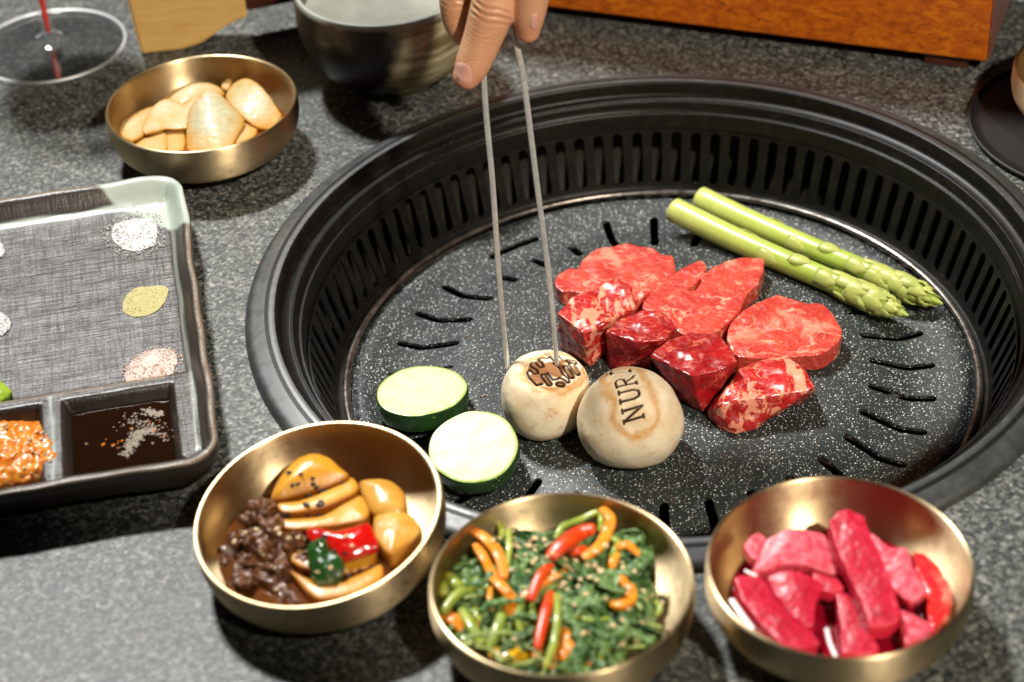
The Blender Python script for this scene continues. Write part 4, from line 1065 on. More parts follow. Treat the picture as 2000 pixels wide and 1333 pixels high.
# soy sauce with spice on it
MAT['soy'] = m_liquid('soy_sauce', (0.010, 0.0035, 0.0015), 0.03, 0.03)
def cell_pt(i, fu, fv, z):
    a, b, c, d = CELLS[i]; return tray_pt(a + (b - a) * fu, c + (d - c) * fv, z)
zs = 0.98
vs = []; nq = 14
for i in range(nq + 1):
    for j in range(nq + 1):
        vs.append(cell_pt(0, 0.075 + 0.85 * i / nq, -0.06 + 0.99 * j / nq, zs + (0.05 if i in (0, nq) or j in (nq,) else 0)))
fs = [(i * (nq + 1) + j, (i + 1) * (nq + 1) + j, (i + 1) * (nq + 1) + j + 1, i * (nq + 1) + j + 1) for i in range(nq) for j in range(nq)]
tag(mk('soy_sauce', vs, fs, MAT['soy']), 'pool of dark soy sauce in the right front compartment of the tray', 'sauce')
MAT['spice'] = m_plain('floating_pepper', (0.42, 0.37, 0.32), (0.30, 0.25, 0.2), 0.7, scale=9, bump=1.0)
def flecks(name, centres, mat, label, z, n, s, seed):
    rnd = random.Random(seed); vs, fs = [], []
    for k in range(n):
        (ax, ay), (bx, by), w = centres[rnd.randrange(len(centres))]
        t = rnd.random(); x = ax + (bx - ax) * t + rnd.gauss(0, w); y = ay + (by - ay) * t + rnd.gauss(0, w * 0.6)
        c = P(x, y, z + 0.015); r = s * rnd.uniform(0.4, 1.3); a0 = rnd.random() * 6; b = len(vs); m = 5
        vs.append(c + Vector((0, 0, r * 0.5)))
        for q in range(m): vs.append(c + Vector((math.cos(a0 + q * 6.28 / m) * r * rnd.uniform(.6, 1.3), math.sin(a0 + q * 6.28 / m) * r * rnd.uniform(.6, 1.3), -0.01)))
        for q in range(m): fs.append((b, b + 1 + q, b + 1 + (q + 1) % m))
    return tag(mk(name, vs, fs, mat, smooth=False), label, 'spice', None, 'stuff')
flecks('pepper_flecks', [((245, 890), (262, 850), 6), ((262, 850), (300, 838), 5), ((285, 803), (315, 808), 5), ((245, 820), (340, 850), 18), ((258, 870), (275, 845), 6)], MAT['spice'], 'pale ground pepper floating on the dark soy sauce', zs, 700, 0.055, 3)
MAT['chili_fleck'] = m_plain('orange_fleck', (0.7, 0.22, 0.02), (0.6, 0.15, 0.01), 0.4)
flecks('chili_flecks', [((200, 860), (230, 875), 10), ((265, 815), (330, 855), 14)], MAT['chili_fleck'], 'few orange chili flecks on the dark soy sauce', zs, 16, 0.08, 4)
# orange seafood paste
MAT['roe'] = m_plain('orange_chili_paste', (0.72, 0.15, 0.008), (0.84, 0.32, 0.03), 0.22, scale=2.2, bump=0.7, bscale=4, bdist=0.08, sss=0.15, sss_r=(1, .3, .1), coat=0.3, coat_rough=0.1)
pst = piece('chili_paste', [(-70, 835), (-30, 828), (20, 824), (60, 822), (98, 822), (108, 840), (122, 862), (128, 890), (118, 918), (60, 935), (0, 950), (-70, 960)], 1.35, 0.65, MAT['roe'], dome=0.45, voxel=0.08, smooth=4, amp=0.12, scale=1.5, seed=4, amp2=0.13, scale2=3.2)
tag(pst, 'mound of glossy orange chopped seafood in chili with sesame, left front compartment', 'sauce')
def bvh_of(o):
    me = o.data; mwm = o.matrix_world
    return BVHTree.FromPolygons([mwm @ v.co / S for v in me.vertices], [tuple(p.vertices) for p in me.polygons])
MAT['sesame'] = m_plain('toasted_sesame', (0.74, 0.58, 0.34), (0.66, 0.45, 0.22), 0.4, scale=2, bump=0.1, sss=0.15)
MAT['sesame_black'] = m_plain('black_sesame', (0.012, 0.011, 0.016), (0.03, 0.028, 0.035), 0.32, scale=2, bump=0.1)
SEED = {}
def seed_mesh(key, L=0.17, w=0.10):
    if key not in SEED:
        pr = [(0.0, -L), (w * 0.55, -L * 0.75), (w, -L * 0.1), (w * 0.85, L * 0.4), (w * 0.35, L * 0.85), (0, L)]
        v, f = lathe_vf(pr, 8); me = me_from('sesame_seed', [(x, y * 0.62, z) for x, y, z in v], f); me.materials.append(MAT[key]); SEED[key] = me
    return SEED[key]
def sesame(surfs, pts, key, label, group, seed, scale=1.0):
    rnd = random.Random(seed); made = []
    for (x, y) in pts:
        best = None
        for b in surfs:
            h = b.ray_cast(CAM, ray(x, y))
            if h[0] is not None and (best is None or h[3] < best[3]): best = h
        if best is None: continue
        n = best[1]
        if n.dot(CAM - best[0]) < 0: n = -n
        t = n.cross(Vector((math.cos(rnd.random() * 6.3), math.sin(rnd.random() * 6.3), 0.2))).normalized()
        o = bpy.data.objects.new('sesame_seed', seed_mesh(key)); COL.objects.link(o)
        bx = t; by = n; bz = bx.cross(by)
        R = Matrix((bz, by, bx)).transposed()
        o.rotation_euler = R.to_euler(); o.location = (best[0] + n * 0.035) * S; o.scale = (scale * rnd.uniform(.85, 1.1),) * 3
        tag(o, label, 'seed', group); made.append(o)
    return made
rnd = random.Random(2)
sesame([bvh_of(pst)], [(rnd.uniform(5, 118), rnd.uniform(830, 925)) for _ in range(20)], 'sesame', 'toasted sesame seed on the orange seafood mound', 'sesame seeds on the orange mound', 4, 0.85)

# ------------------------------------------------------------------ onion in the far left bowl
def m_onion():
    k = NT('pickled_onion')
    ln = k.noise(2.2, 3, 0.6, 0.2, vec=k.coord(0.5, 3.2, 3.2))
    c = k.mix(k.ramp(ln, [(0.35, 0.0), (0.68, 1.0)]), (0.34, 0.32, 0.17), (0.43, 0.43, 0.32))
    c = k.mix(k.ramp(k.noise(0.55, 3, 0.6), [(0.45, 0.0), (0.68, 0.75)]), c, (0.40, 0.24, 0.03))
    z = k.n('ShaderNodeSeparateXYZ', {'Vector': k.coord()}).outputs['Z']
    c = k.mix(k.ramp(k.n('ShaderNodeMapRange', {'Value': z, 'From Min': 1.0, 'From Max': 1.9}).outputs[0], [(0.0, 0.9), (1.0, 0.0)]), c, (0.55, 0.24, 0.008))
    c = k.mix(k.math('MULTIPLY', k.attr('edge'), 0.85), c, (0.45, 0.20, 0.005))
    return k.set(color=c, rough=0.52, spec=0.3, sss=0.2, sss_r=(1, .9, .5), sss_s=0.4 * S, coat=0.08, coat_rough=0.15, normal=k.bump(ln, 0.25, 0.03))
MAT['onion'] = m_onion()
MAT['soy_pickle'] = m_liquid('amber_pickling_soy', (0.16, 0.035, 0.005), 0.04, 0.06)
ident = Matrix.Identity(4)
liquid('pickling_sauce', Matrix.Translation(BA), 1.15, MAT['soy_pickle'], 'thin amber soy brine at the bottom of the onion bowl', 'sauce')
Z7 = lambda pts: zoomed(pts, 180, 80, 4.443)
ON = 'pickled onion pieces in the brass bowl'
for out, z, th, tl_, dm, bd, bdd, lb, sd in [
    ([(850, 600), (930, 500), (1010, 440), (1090, 460), (1200, 560), (1290, 640), (1260, 740), (1210, 850), (1180, 900), (1000, 945), (850, 935), (825, 800)], 2.0, 0.3, (0.0, 0.30), 0.55, 0.5, (1, 0.2), 'biggest pale onion piece, in the centre of the pickled onion bowl', 1),
    ([(1175, 430), (1230, 350), (1310, 322), (1380, 345), (1480, 430), (1560, 530), (1630, 650), (1560, 700), (1430, 715), (1340, 670), (1250, 590), (1180, 500)], 2.0, 0.3, (0.1, 0.25), 0.45, 0.4, (1, -0.8), 'broad striped onion piece at the right side of the pickled onion bowl', 2),
    ([(540, 580), (620, 520), (700, 520), (780, 560), (860, 510), (915, 515), (880, 620), (815, 745), (640, 750), (480, 805), (470, 740), (510, 640)], 1.75, 0.28, (0.0, 0.15), 0.15, -0.2, (1, 0.3), 'notched pale onion piece left of the biggest one in its bowl', 3),
    ([(600, 500), (660, 440), (790, 390), (930, 362), (1060, 372), (1140, 420), (1050, 440), (930, 470), (830, 520), (740, 545)], 1.7, 0.28, (0.0, 0.2), 0.35, 0.4, (1, 0), 'arched onion piece at the back of the pickled onion bowl', 4),
    ([(225, 720), (300, 670), (420, 610), (560, 560), (520, 660), (450, 740), (440, 800), (340, 850), (250, 790)], 1.55, 0.35, (0.0, 0.0), 0.35, 0.1, (1, 0), 'amber stained onion wedge at the far left inside its bowl', 5),
    ([(370, 905), (480, 840), (610, 795), (640, 870), (630, 950), (560, 965), (420, 945)], 1.35, 0.35, (0, 0), 0.3, 0, (1, 0), 'small onion piece at the near left rim of its bowl', 6),
    ([(625, 800), (700, 765), (800, 765), (812, 800), (800, 830), (790, 930), (700, 955), (640, 940)], 1.25, 0.5, (0, 0), 0.2, 0, (1, 0), 'deep amber onion block in front of the notched piece', 7),
    ([(1215, 800), (1260, 720), (1310, 680), (1400, 710), (1420, 770), (1380, 830), (1290, 870), (1200, 880)], 1.35, 0.4, (0, 0), 0.25, 0, (1, 0), 'onion piece at the near right rim of its bowl', 8),
    ([(1120, 390), (1150, 340), (1195, 330), (1200, 370), (1170, 420)], 1.7, 0.3, (0, 0), 0.1, 0, (1, 0), 'tiny brown onion scrap behind the striped piece', 9)]:
    tag(piece('onion_piece', Z7(out), z, th * 0.55, MAT['onion'], tilt=tl_, dome=dm * 0.12 + 0.01, bend=bd * 1.0 + 0.05, bend_dir=bdd, grow=1.10, voxel=0.045, smooth=1, amp=0.03, scale=1.2, seed=sd, round_n=2), lb, 'onion', ON)

# ------------------------------------------------------------------ braised egg, potato, mushroom (near left bowl)
MAT['egg'] = m_plain(edge=(0.26, 0.065, 0.003), name='soy_braised_egg', c1=(0.60, 0.26, 0.012), c2=(0.66, 0.34, 0.03), rough=0.36, scale=0.8, bump=0.15, bscale=3, sss=0.2, sss_r=(1, .5, .2), coat=0.1, coat_rough=0.25)
MAT['potato'] = m_plain(edge=(0.40, 0.16, 0.015), name='braised_potato', c1=(0.60, 0.34, 0.06), c2=(0.50, 0.22, 0.025), rough=0.34, scale=0.9, bump=0.2, bscale=3, sss=0.25, sss_r=(1, .6, .3), coat=0.1, coat_rough=0.25)
MAT['pepper'] = m_plain('red_pepper', (0.60, 0.008, 0.004), (0.45, 0.004, 0.003), 0.18, scale=1.5, bump=0.3, bscale=3, coat=0.6, coat_rough=0.06)
MAT['greenp'] = m_plain('dark_green_pepper', (0.012, 0.05, 0.01), (0.03, 0.10, 0.02), 0.16, scale=2, bump=0.6, bscale=2.5, coat=0.6, coat_rough=0.05)
MAT['brownm'] = m_plain('braised_beef_shreds', (0.05, 0.014, 0.006), (0.22, 0.085, 0.03), 0.3, scale=1.8, bump=0.9, bscale=4, bdist=0.08, coat=0.4, coat_rough=0.1)
MAT['broth'] = m_liquid('brown_braising_broth', (0.10, 0.032, 0.008), 0.035, 0.08)
Mloc = MB
liquid('braising_broth', Matrix.Translation(Vector((-15.12 - 0.22, -16.70 - 0.20, 0.0))), 1.35, MAT['broth'], 'brown broth pooled in the egg and potato bowl', 'sauce', rr=3.95)
ZB = lambda pts: zoomed(pts, 350, 800, 2.776)
surfB = []
def pB(name, out, z, th, mat, label, cat, grp=None, **kw):
    o = piece(name, ZB(out), z, th, MAT[mat], **kw); tag(o, label, cat, grp); surfB.append(bvh_of(o)); return o
EG = 'slices of braised egg in the brass bowl'
kw = dict(voxel=0.04, smooth=1, grow=0.99, amp=0.02, scale=1.0)
pB('egg_slice', [(495, 485), (515, 420), (560, 340), (640, 265), (735, 235), (820, 262), (880, 320), (922, 362), (850, 405), (740, 440), (600, 480), (530, 495)], 2.55, 0.6, 'egg', 'domed end slice of the braised egg dotted with black sesame', 'egg', EG, tilt=(0, 0.25), dome=0.4, seed=1, **kw)
pB('egg_slice', [(530, 510), (640, 495), (760, 455), (880, 400), (935, 365), (975, 410), (960, 450), (880, 490), (780, 530), (640, 560), (550, 555)], 2.35, 0.6, 'egg', 'second egg slice, right in front of the domed end', 'egg', EG, tilt=(0, 0.0), dome=0.08, seed=2, **kw)
pB('egg_slice', [(540, 595), (640, 590), (780, 575), (900, 500), (985, 465), (1030, 520), (1020, 590), (900, 620), (760, 640), (600, 650), (550, 630)], 2.15, 0.6, 'egg', 'third egg slice lying just behind the red pepper', 'egg', EG, tilt=(0, 0.0), dome=0.08, seed=3, **kw)
pB('egg_slice', [(585, 790), (660, 760), (760, 790), (900, 810), (1060, 770), (1070, 800), (1040, 850), (900, 890), (760, 880), (640, 850)], 1.7, 0.5, 'egg', 'fourth egg slice, partly under the green pepper', 'egg', EG, dome=0.08, seed=4, **kw)
pB('egg_slice', [(595, 870), (660, 900), (760, 935), (860, 935), (980, 890), (1080, 840), (1108, 855), (1100, 920), (1000, 985), (880, 1020), (760, 1030), (690, 990), (640, 930)], 1.75, 0.75, 'egg', 'nearest boat shaped egg slice at the front of its bowl', 'egg', EG, dome=0.08, seed=5, **kw)
pB('pepper_piece', [(690, 655), (760, 640), (840, 655), (930, 640), (1020, 620), (1060, 690), (1075, 745), (1000, 775), (930, 800), (870, 800), (800, 730), (720, 710)], 2.3, 0.3, 'pepper', 'shiny red pepper piece lying across the egg slices', 'pepper', tilt=(0, 0.2), dome=0.25, voxel=0.05, smooth=2, amp=0.04, scale=1.5)
pB('pepper_piece', [(700, 730), (780, 700), (820, 760), (880, 810), (885, 870), (850, 930), (770, 955), (715, 890)], 2.25, 0.3, 'greenp', 'wet dark green pepper piece in front of the red one', 'pepper', tilt=(0.1, 0.4), dome=0.3, voxel=0.05, smooth=2, amp=0.12, scale=2.2)
pB('potato_chunk', [(975, 400), (1020, 382), (1080, 375), (1150, 390), (1210, 440), (1232, 500), (1215, 560), (1150, 580), (1060, 570), (1010, 500)], 2.25, 1.1, 'potato', 'rounded yellow potato chunk, farther of the two in the egg bowl', 'potato', tilt=(0, 0.1), dome=0.3, voxel=0.07, smooth=9, amp=0.03)
pB('potato_chunk', [(1055, 590), (1100, 555), (1180, 540), (1250, 570), (1310, 640), (1300, 690), (1230, 730), (1150, 785), (1090, 730), (1060, 670)], 2.1, 1.1, 'potato', 'cut yellow potato chunk, nearer of the two in the egg bowl', 'potato', dome=0.2, voxel=0.07, smooth=5, amp=0.03)
rnd = random.Random(11)
SHRED = ['uppermost dark beef shred, just left of the third egg slice', 'beef shred below and left of the uppermost one', 'beef shred touching the left end of the third egg slice', 'beef shred at the upper left edge of the braised clump', 'sesame dotted beef shred in the upper middle of the clump',
         'beef shred between the clump and the red pepper', 'small beef shred right against the red pepper', 'beef shred farthest left in the braised clump', 'beef shred in the left centre of the braised clump', 'beef shred in the very centre of the braised clump', 'beef shred at the lower left edge of the clump, in the broth',
         'beef shred at the bottom centre of the clump', 'beef shred left of the fourth egg slice tip', 'lowest beef shred on the right, beside the boat shaped egg slice', 'lowest beef shred in the middle, nearest the near rim', 'small beef shred left of the green pepper']
for i, (x, y, sz, zz) in enumerate([(440, 520, 75, 2.4), (390, 590, 80, 2.1), (510, 610, 80, 2.3), (340, 700, 85, 1.7), (450, 700, 95, 2.2), (560, 720, 75, 2.1), (640, 690, 55, 2.1), (300, 810, 85, 1.4), (400, 800, 90, 1.9), (500, 810, 90, 1.9), (350, 900, 85, 1.5), (450, 920, 90, 1.5), (560, 930, 80, 1.5), (620, 1000, 60, 1.3), (520, 1000, 60, 1.2), (640, 800, 60, 1.7)]):
    a0 = rnd.random() * 6; m = 8
    out = [(x + sz * math.cos(a0 + q * 6.283 / m) * rnd.uniform(.65, 1.1), y + sz * 0.72 * math.sin(a0 + q * 6.283 / m) * rnd.uniform(.65, 1.1)) for q in range(m)]
    pB('beef_shred', out, zz, 0.7, 'brownm', SHRED[i], 'beef', 'braised beef shreds in the egg bowl', tilt=(rnd.uniform(-.5, .5), rnd.uniform(-.3, .6)), dome=0.1, voxel=0.05, smooth=0, amp=0.30, scale=1.5, seed=i, amp2=0.12, scale2=4)
sesame(surfB, ZB([(600, 345), (660, 352), (725, 375), (615, 412), (645, 405), (728, 405), (745, 425), (780, 240), (700, 238), (880, 402), (790, 438), (765, 445), (700, 465), (690, 520), (700, 580), (565, 575), (590, 572), (750, 578), (770, 505), (790, 690), (850, 770), (900, 780), (920, 900), (980, 872), (1040, 855), (880, 930), (760, 520)]), 'sesame_black', 'black sesame seed on the braised egg slices', 'black sesame seeds on the egg', 3, 1.15)
sesame(surfB, ZB([(420, 655), (530, 650), (545, 675), (600, 675), (590, 700), (455, 790), (440, 770), (360, 670), (540, 880), (520, 860), (530, 980), (300, 720), (755, 885), (820, 860), (905, 690), (935, 740), (680, 700), (650, 695)]), 'sesame', 'toasted sesame seed on the braised beef and peppers', 'toasted sesame seeds in the egg bowl', 5, 0.9)

# ------------------------------------------------------------------ vegetable salad (middle bowl)
MAT['carrot'] = m_plain('carrot_strip', (0.72, 0.20, 0.006), (0.78, 0.30, 0.02), 0.38, scale=1.5, bump=0.2, sss=0.15, sss_r=(1, .4, .1), coat=0.15, coat_rough=0.2)
MAT['chili'] = m_plain('red_orange_pepper', (0.66, 0.07, 0.006), (0.58, 0.035, 0.006), 0.34, scale=1.2, bump=0.2, coat=0.1, coat_rough=0.25)
MAT['celery'] = m_plain('yellow_green_stem', (0.36, 0.40, 0.05), (0.20, 0.30, 0.05), 0.36, scale=1.5, bump=0.25, sss=0.2, sss_r=(.6, 1, .2), coat=0.4, coat_rough=0.1)
MAT['ypepper'] = m_plain('yellow_pepper', (0.72, 0.42, 0.01), (0.66, 0.34, 0.01), 0.26, scale=1.5, bump=0.2, coat=0.4)
MAT['greens'] = m_plain('wilted_dark_greens', (0.030, 0.095, 0.025), (0.16, 0.27, 0.08), 0.40, scale=0.9, bump=0.5, bscale=5, coat=0.1, coat_rough=0.25)
ZC = lambda pts: zoomed(pts, 820, 940, 3.391)
surfC = []
MC = Matrix.Translation(BC)
def strip(name, pts, z, r, mat, label, cat, grp, flat=0.6, dz=None, seg=10, taper=True):
    px = ZC(pts); n = len(px)
    zz = dz or [z + 0.12 * math.sin(i * 2.2) for i in range(n)]
    path = smooth_path([P(x, y, q) for (x, y), q in zip(px, zz)], 6); m = len(path)
    rad = [r * (1.12 if cat == 'carrot' else 1.0 if cat == 'pepper' else 1.05) * ((0.7 + 0.3 * math.sin(min(1, max(0, i / (m - 1))) * math.pi) ** 0.5) if taper else 1) * (1 + 0.08 * noise.noise(path[i] * 2)) for i in range(m)]
    v, f = tube_vf(path, rad, 16, flat=0.62 if cat != 'stem' else 0.8, sq=0.45 if cat == 'carrot' else 0.8, cap=0.3)
    o = mk(name, v, f, MAT[mat]); displace(o, 0.03, 1.5, len(surfC)); surfC.append(bvh_of(o)); return tag(o, label, cat, grp)
# base of wilted greens: crumpled ribbons
def ribbon_clump(cx, cy, z, rad, seed, label):
    rnd = random.Random(seed); parts = []
    for k in range(9):
        c = P(*ZC([(cx, cy)])[0], z) + Vector((rnd.uniform(-.6, .6) * rad, rnd.uniform(-.6, .6) * rad, rnd.uniform(-.25, .2)))
        a = rnd.random() * 6.3; pts = []
        for i in range(8):
            a += rnd.uniform(-0.7, 0.7); c = c + Vector((math.cos(a), math.sin(a), rnd.uniform(-.30, .30))) * 0.40 * rad; pts.append(c)
        path = smooth_path(pts, 5)
        w0 = rnd.choice((.07, .10, .16, .26))
        parts.append(tube_vf(path, [w0 * (1 + 0.35 * math.sin(i * 0.9 + k)) for i in range(len(path))], 8, flat=rnd.uniform(.25, .6), up=Vector((rnd.uniform(-1, 1), rnd.uniform(-1, 1), 1)).normalized()))
    v, f = join_vf(parts)
    # keep inside the bowl
    vv = []
    for p in v:
        p = Vector(p); d = Vector((p.x - BC.x, p.y - BC.y, 0)); lim = inner_r(max(p.z, 0.5)) - 0.1
        if d.length > lim: p = Vector((BC.x, BC.y, p.z)) + d.normalized() * lim
        p.z = max(p.z, 0.5); lx = BC.x + 3.1 + 0.9 * noise.noise(Vector((p.y * 0.9, p.z, 3.0))); p.x = p.x if p.x < lx else lx + (p.x - lx) * 0.2; p.y = min(p.y, BC.y + 3.5 + 0.5 * noise.noise(p)); vv.append(p)
    GREENS.append((vv, f))
GREENS = []
gspots = [(560, 420, 1.9), (700, 350, 2.0), (830, 340, 2.0), (640, 560, 1.9), (740, 500, 2.1), (880, 470, 2.0), (1000, 560, 2.1), (1120, 480, 2.1), (1130, 620, 2.2), (1250, 540, 2.0), (1340, 560, 1.9), (1370, 650, 1.7), (1480, 720, 1.5), (1250, 680, 2.1), (1100, 740, 2.1), (1180, 800, 2.0), (1040, 880, 2.0), (1180, 930, 1.9), (1330, 850, 1.8), (1450, 800, 1.6), (1480, 850, 1.5), (1380, 980, 1.6), (1260, 1050, 1.6), (1120, 1040, 1.7), (1400, 1080, 1.5), (960, 960, 1.7), (860, 960, 1.5), (720, 950, 1.4), (430, 830, 1.4), (560, 760, 1.6), (700, 760, 1.6), (880, 640, 1.8), (500, 600, 1.5), (700, 1100, 1.2), (400, 1000, 1.1), (560, 950, 1.3)]
for i, (x, y, z) in enumerate(gspots):
    lb = ''
    ribbon_clump(x, y, z, 1.0, i + 3, lb)
gv, gf = join_vf(GREENS)
o = mk('wilted_greens', gv, gf, MAT['greens']); displace(o, 0.04, 2.0, 5, 2, 0.03, 5); surfC.append(bvh_of(o))
tag(o, 'tangle of wilted dark green leaves filling the vegetable salad bowl', 'greens', None, 'stuff')
rs = random.Random(21); strands = []
for q in range(46):                     # long limp pale stems woven over the leaves
    a0 = rs.random() * 6.28; r0_ = 3.3 * math.sqrt(rs.random()); c = BC + Vector((r0_ * math.cos(a0) - 0.4, r0_ * math.sin(a0) - 0.2, rs.uniform(1.7, 2.35) - 0.12 * r0_)); a = rs.random() * 6.28; pts = []
    for i in range(6):
        a += rs.uniform(-.55, .55); c = c + Vector((math.cos(a), math.sin(a), rs.uniform(-.12, .12))) * 0.42
        d = c - BC; dl = math.hypot(d.x, d.y)
        if dl > 3.7: a = math.atan2(-d.y, -d.x) + rs.uniform(-.5, .5)
        pts.append(c.copy())
    path = smooth_path(pts, 4); strands.append(tube_vf(path, rs.choice((0.05, 0.07, 0.10)), 7, flat=0.7))
sv_, sf_ = join_vf(strands)
MAT['pale_stem'] = m_plain('limp_pale_green_stem', (0.20, 0.30, 0.06), (0.34, 0.40, 0.12), 0.4, scale=1.5, bump=0.2, sss=0.15, sss_r=(.6, 1, .2))
o = mk('limp_stems', sv_, sf_, MAT['pale_stem']); surfC.append(bvh_of(o))
tag(o, 'long limp pale green stems woven through the dark leaves of the salad', 'greens', None, 'stuff')
CARR, CEL, CHI = 'carrot strips in the vegetable salad', 'yellow green stems in the vegetable salad', 'red pepper strips in the vegetable salad'
for pts, z, r, lb in [([(350, 325), (440, 390), (520, 490), (560, 640)], 2.5, .20, 'carrot strip with its end highest at the back left of the salad'),
    ([(365, 420), (430, 520), (480, 620), (590, 740)], 2.4, .17, 'carrot strip lying close along the back left one'),
    ([(480, 640), (540, 700), (640, 800), (720, 740)], 2.3, .19, 'carrot strip bending towards the red pepper strip'),
    ([(470, 700), (462, 780), (475, 855)], 2.1, .09, 'very thin carrot thread hanging at the left of the salad'),
    ([(1205, 190), (1262, 250), (1240, 340), (1180, 440), (1080, 510)], 2.7, .20, 'curled carrot strip sticking up farthest back in the salad'),
    ([(1305, 445), (1370, 425), (1450, 490)], 2.5, .15, 'short arched carrot strip reaching over the bare right side of the bowl'),
    ([(1270, 580), (1285, 530), (1310, 470)], 2.4, .15, 'carrot strip dropping from the arched one'),
    ([(1310, 610), (1345, 660), (1375, 720)], 2.2, .15, 'carrot strip half buried in greens right of the sesame'),
    ([(1270, 815), (1340, 815), (1400, 770), (1385, 690)], 2.35, .22, 'hooked carrot piece on the greens at the right'),
    ([(930, 985), (1000, 1050), (1080, 1080)], 1.9, .20, 'carrot strip fanned at the front, rightmost of the fan'),
    ([(930, 1000), (1000, 1110), (1060, 1190)], 1.9, .18, 'carrot strip fanned at the front, second from the right of the fan'),
    ([(930, 1060), (960, 1150), (1000, 1230)], 1.8, .20, 'carrot strip fanned at the front, pointing at the near rim'),
    ([(900, 1130), (880, 1200), (900, 1250)], 1.6, .2, 'short carrot strip at the near rim below the fan'),
    ([(150, 880), (220, 920), (300, 1000)], 1.5, .24, 'carrot strip beside the left rim of the salad bowl'),
    ([(760, 1130), (800, 1180), (840, 1200)], 1.4, .25, 'carrot lump at the near rim between two stems'),
    ([(780, 700), (840, 660), (960, 600)], 2.4, .16, 'carrot strip under the sesame in the middle'),
    ([(360, 880), (400, 930), (420, 990)], 1.4, .16, 'carrot strip behind the yellow green stem at the left'),
    ([(1090, 1180), (1120, 1220)], 1.5, .12, 'tiny carrot end at the near rim'),
    ([(1440, 760), (1500, 790)], 1.9, .1, 'tiny carrot bit among the right hand greens'),
    ([(560, 760), (600, 860), (640, 940)], 1.9, .2, 'shaded carrot strip low in the left middle')]:
    strip('carrot_strip', pts, z, r, 'carrot', lb, 'carrot', CARR)
strip('pepper_strip', [(860, 505), (950, 420), (1060, 345), (1150, 320)], 2.85, .36, 'chili', 'widest red orange pepper strip lying on top of the salad', 'pepper', CHI)
strip('pepper_strip', [(870, 555), (790, 640), (735, 790)], 2.6, .21, 'chili', 'red pepper strip left of the sesame in the middle', 'pepper', CHI)
strip('pepper_strip', [(870, 740), (830, 880), (780, 1110)], 2.35, .22, 'chili', 'long red orange pepper strip pointing at the near rim', 'pepper', CHI)
strip('pepper_strip', [(1000, 480), (1050, 460), (1100, 440)], 2.6, .2, 'chili', 'short red pepper end under the widest strip', 'pepper', CHI)
strip('yellow_pepper_strip', [(480, 1130), (600, 1160), (715, 1140)], 1.5, .36, 'ypepper', 'yellow pepper piece at the near left rim of the salad bowl', 'pepper', None)
for pts, z, r, lb in [([(150, 870), (240, 760), (350, 710), (465, 705)], 1.9, .20, 'arched stem over the left side of the salad'),
    ([(195, 620), (235, 680), (320, 710)], 1.9, .22, 'short stem against the left wall of the salad bowl'),
    ([(130, 640), (160, 720), (190, 740)], 1.6, .25, 'stem end pressed on the left wall of the salad bowl'),
    ([(270, 850), (340, 960), (420, 1100)], 1.6, .22, 'broad stem at the near left of the salad'),
    ([(565, 830), (520, 960), (455, 1110)], 1.8, .22, 'pale speckled stem leaning to the near left rim'),
    ([(905, 750), (910, 900), (885, 1080), (830, 1235)], 2.4, .15, 'longest stem running down to the near rim beside the red strip'),
    ([(690, 780), (650, 880), (670, 1000)], 2.1, .14, 'bent stem left of the long red strip'),
    ([(900, 380), (950, 300), (1060, 255), (1175, 200)], 2.6, .13, 'wet stem arching along the back of the salad'),
    ([(1190, 205), (1200, 260), (1190, 330)], 2.6, .10, 'thin stem hanging inside the curled carrot'),
    ([(520, 270), (545, 330), (540, 390)], 2.2, .14, 'stem end farthest back left in the salad'),
    ([(590, 320), (590, 430), (580, 570)], 2.3, .13, 'upright stem between carrot and greens at the back left'),
    ([(1260, 1060), (1230, 1120), (1190, 1200)], 1.6, .17, 'pale stem at the near right rim of the salad'),
    ([(400, 580), (385, 640), (400, 700)], 1.7, .18, 'stem behind the left carrots'),
    ([(360, 820), (380, 900), (440, 970)], 1.5, .15, 'dull stem under the arched one'),
    ([(740, 810), (750, 870), (740, 930)], 2.0, .11, 'short stem touching the red strip in the middle'),
    ([(1010, 890), (1120, 920), (1260, 910)], 2.1, .10, 'thin stem across the front greens'),
    ([(1255, 380), (1310, 400), (1290, 460), (1260, 500)], 2.5, .13, 'curled stem under the arched carrot'),
    ([(1560, 800), (1590, 850), (1540, 910)], 1.7, .09, 'curled stem loop at the far right of the greens'),
    ([(230, 950), (300, 1060), (360, 1110)], 1.2, .2, 'stem lowest at the near left wall of the salad bowl')]:
    strip('green_stem', pts, z, r, 'celery', lb, 'stem', CEL)
ses = [(485, 395), (530, 380), (620, 380), (640, 410), (610, 430), (650, 440), (730, 400), (760, 380), (820, 390), (770, 430), (840, 430), (720, 430), (760, 460), (880, 480), (850, 500), (640, 500), (770, 520), (750, 540), (710, 600), (960, 520), (1000, 500), (1040, 500), (960, 560), (990, 570), (1030, 530), (1070, 520), (880, 610), (900, 640), (870, 650), (990, 640), (950, 680), (930, 700), (980, 720), (1060, 650), (1050, 700), (1100, 750), (1130, 640), (1180, 580), (1200, 600), (1160, 560), (1220, 430), (1250, 440), (1160, 470), (1330, 540), (1340, 580), (1170, 660), (1380, 710), (1490, 735), (1560, 780), (1530, 760), (1480, 940), (1440, 1060), (1340, 1080), (1230, 780), (1025, 820), (930, 770), (620, 1050), (640, 1090), (1150, 1120), (1380, 850), (600, 590), (1080, 1010), (1130, 1000), (1010, 590), (1110, 560), (1420, 600), (1350, 930), (1490, 880), (1280, 960), (700, 490)]
sesame(surfC, ZC(ses), 'sesame', 'toasted sesame seed scattered on the vegetable salad', 'sesame seeds on the salad', 9, 1.0)

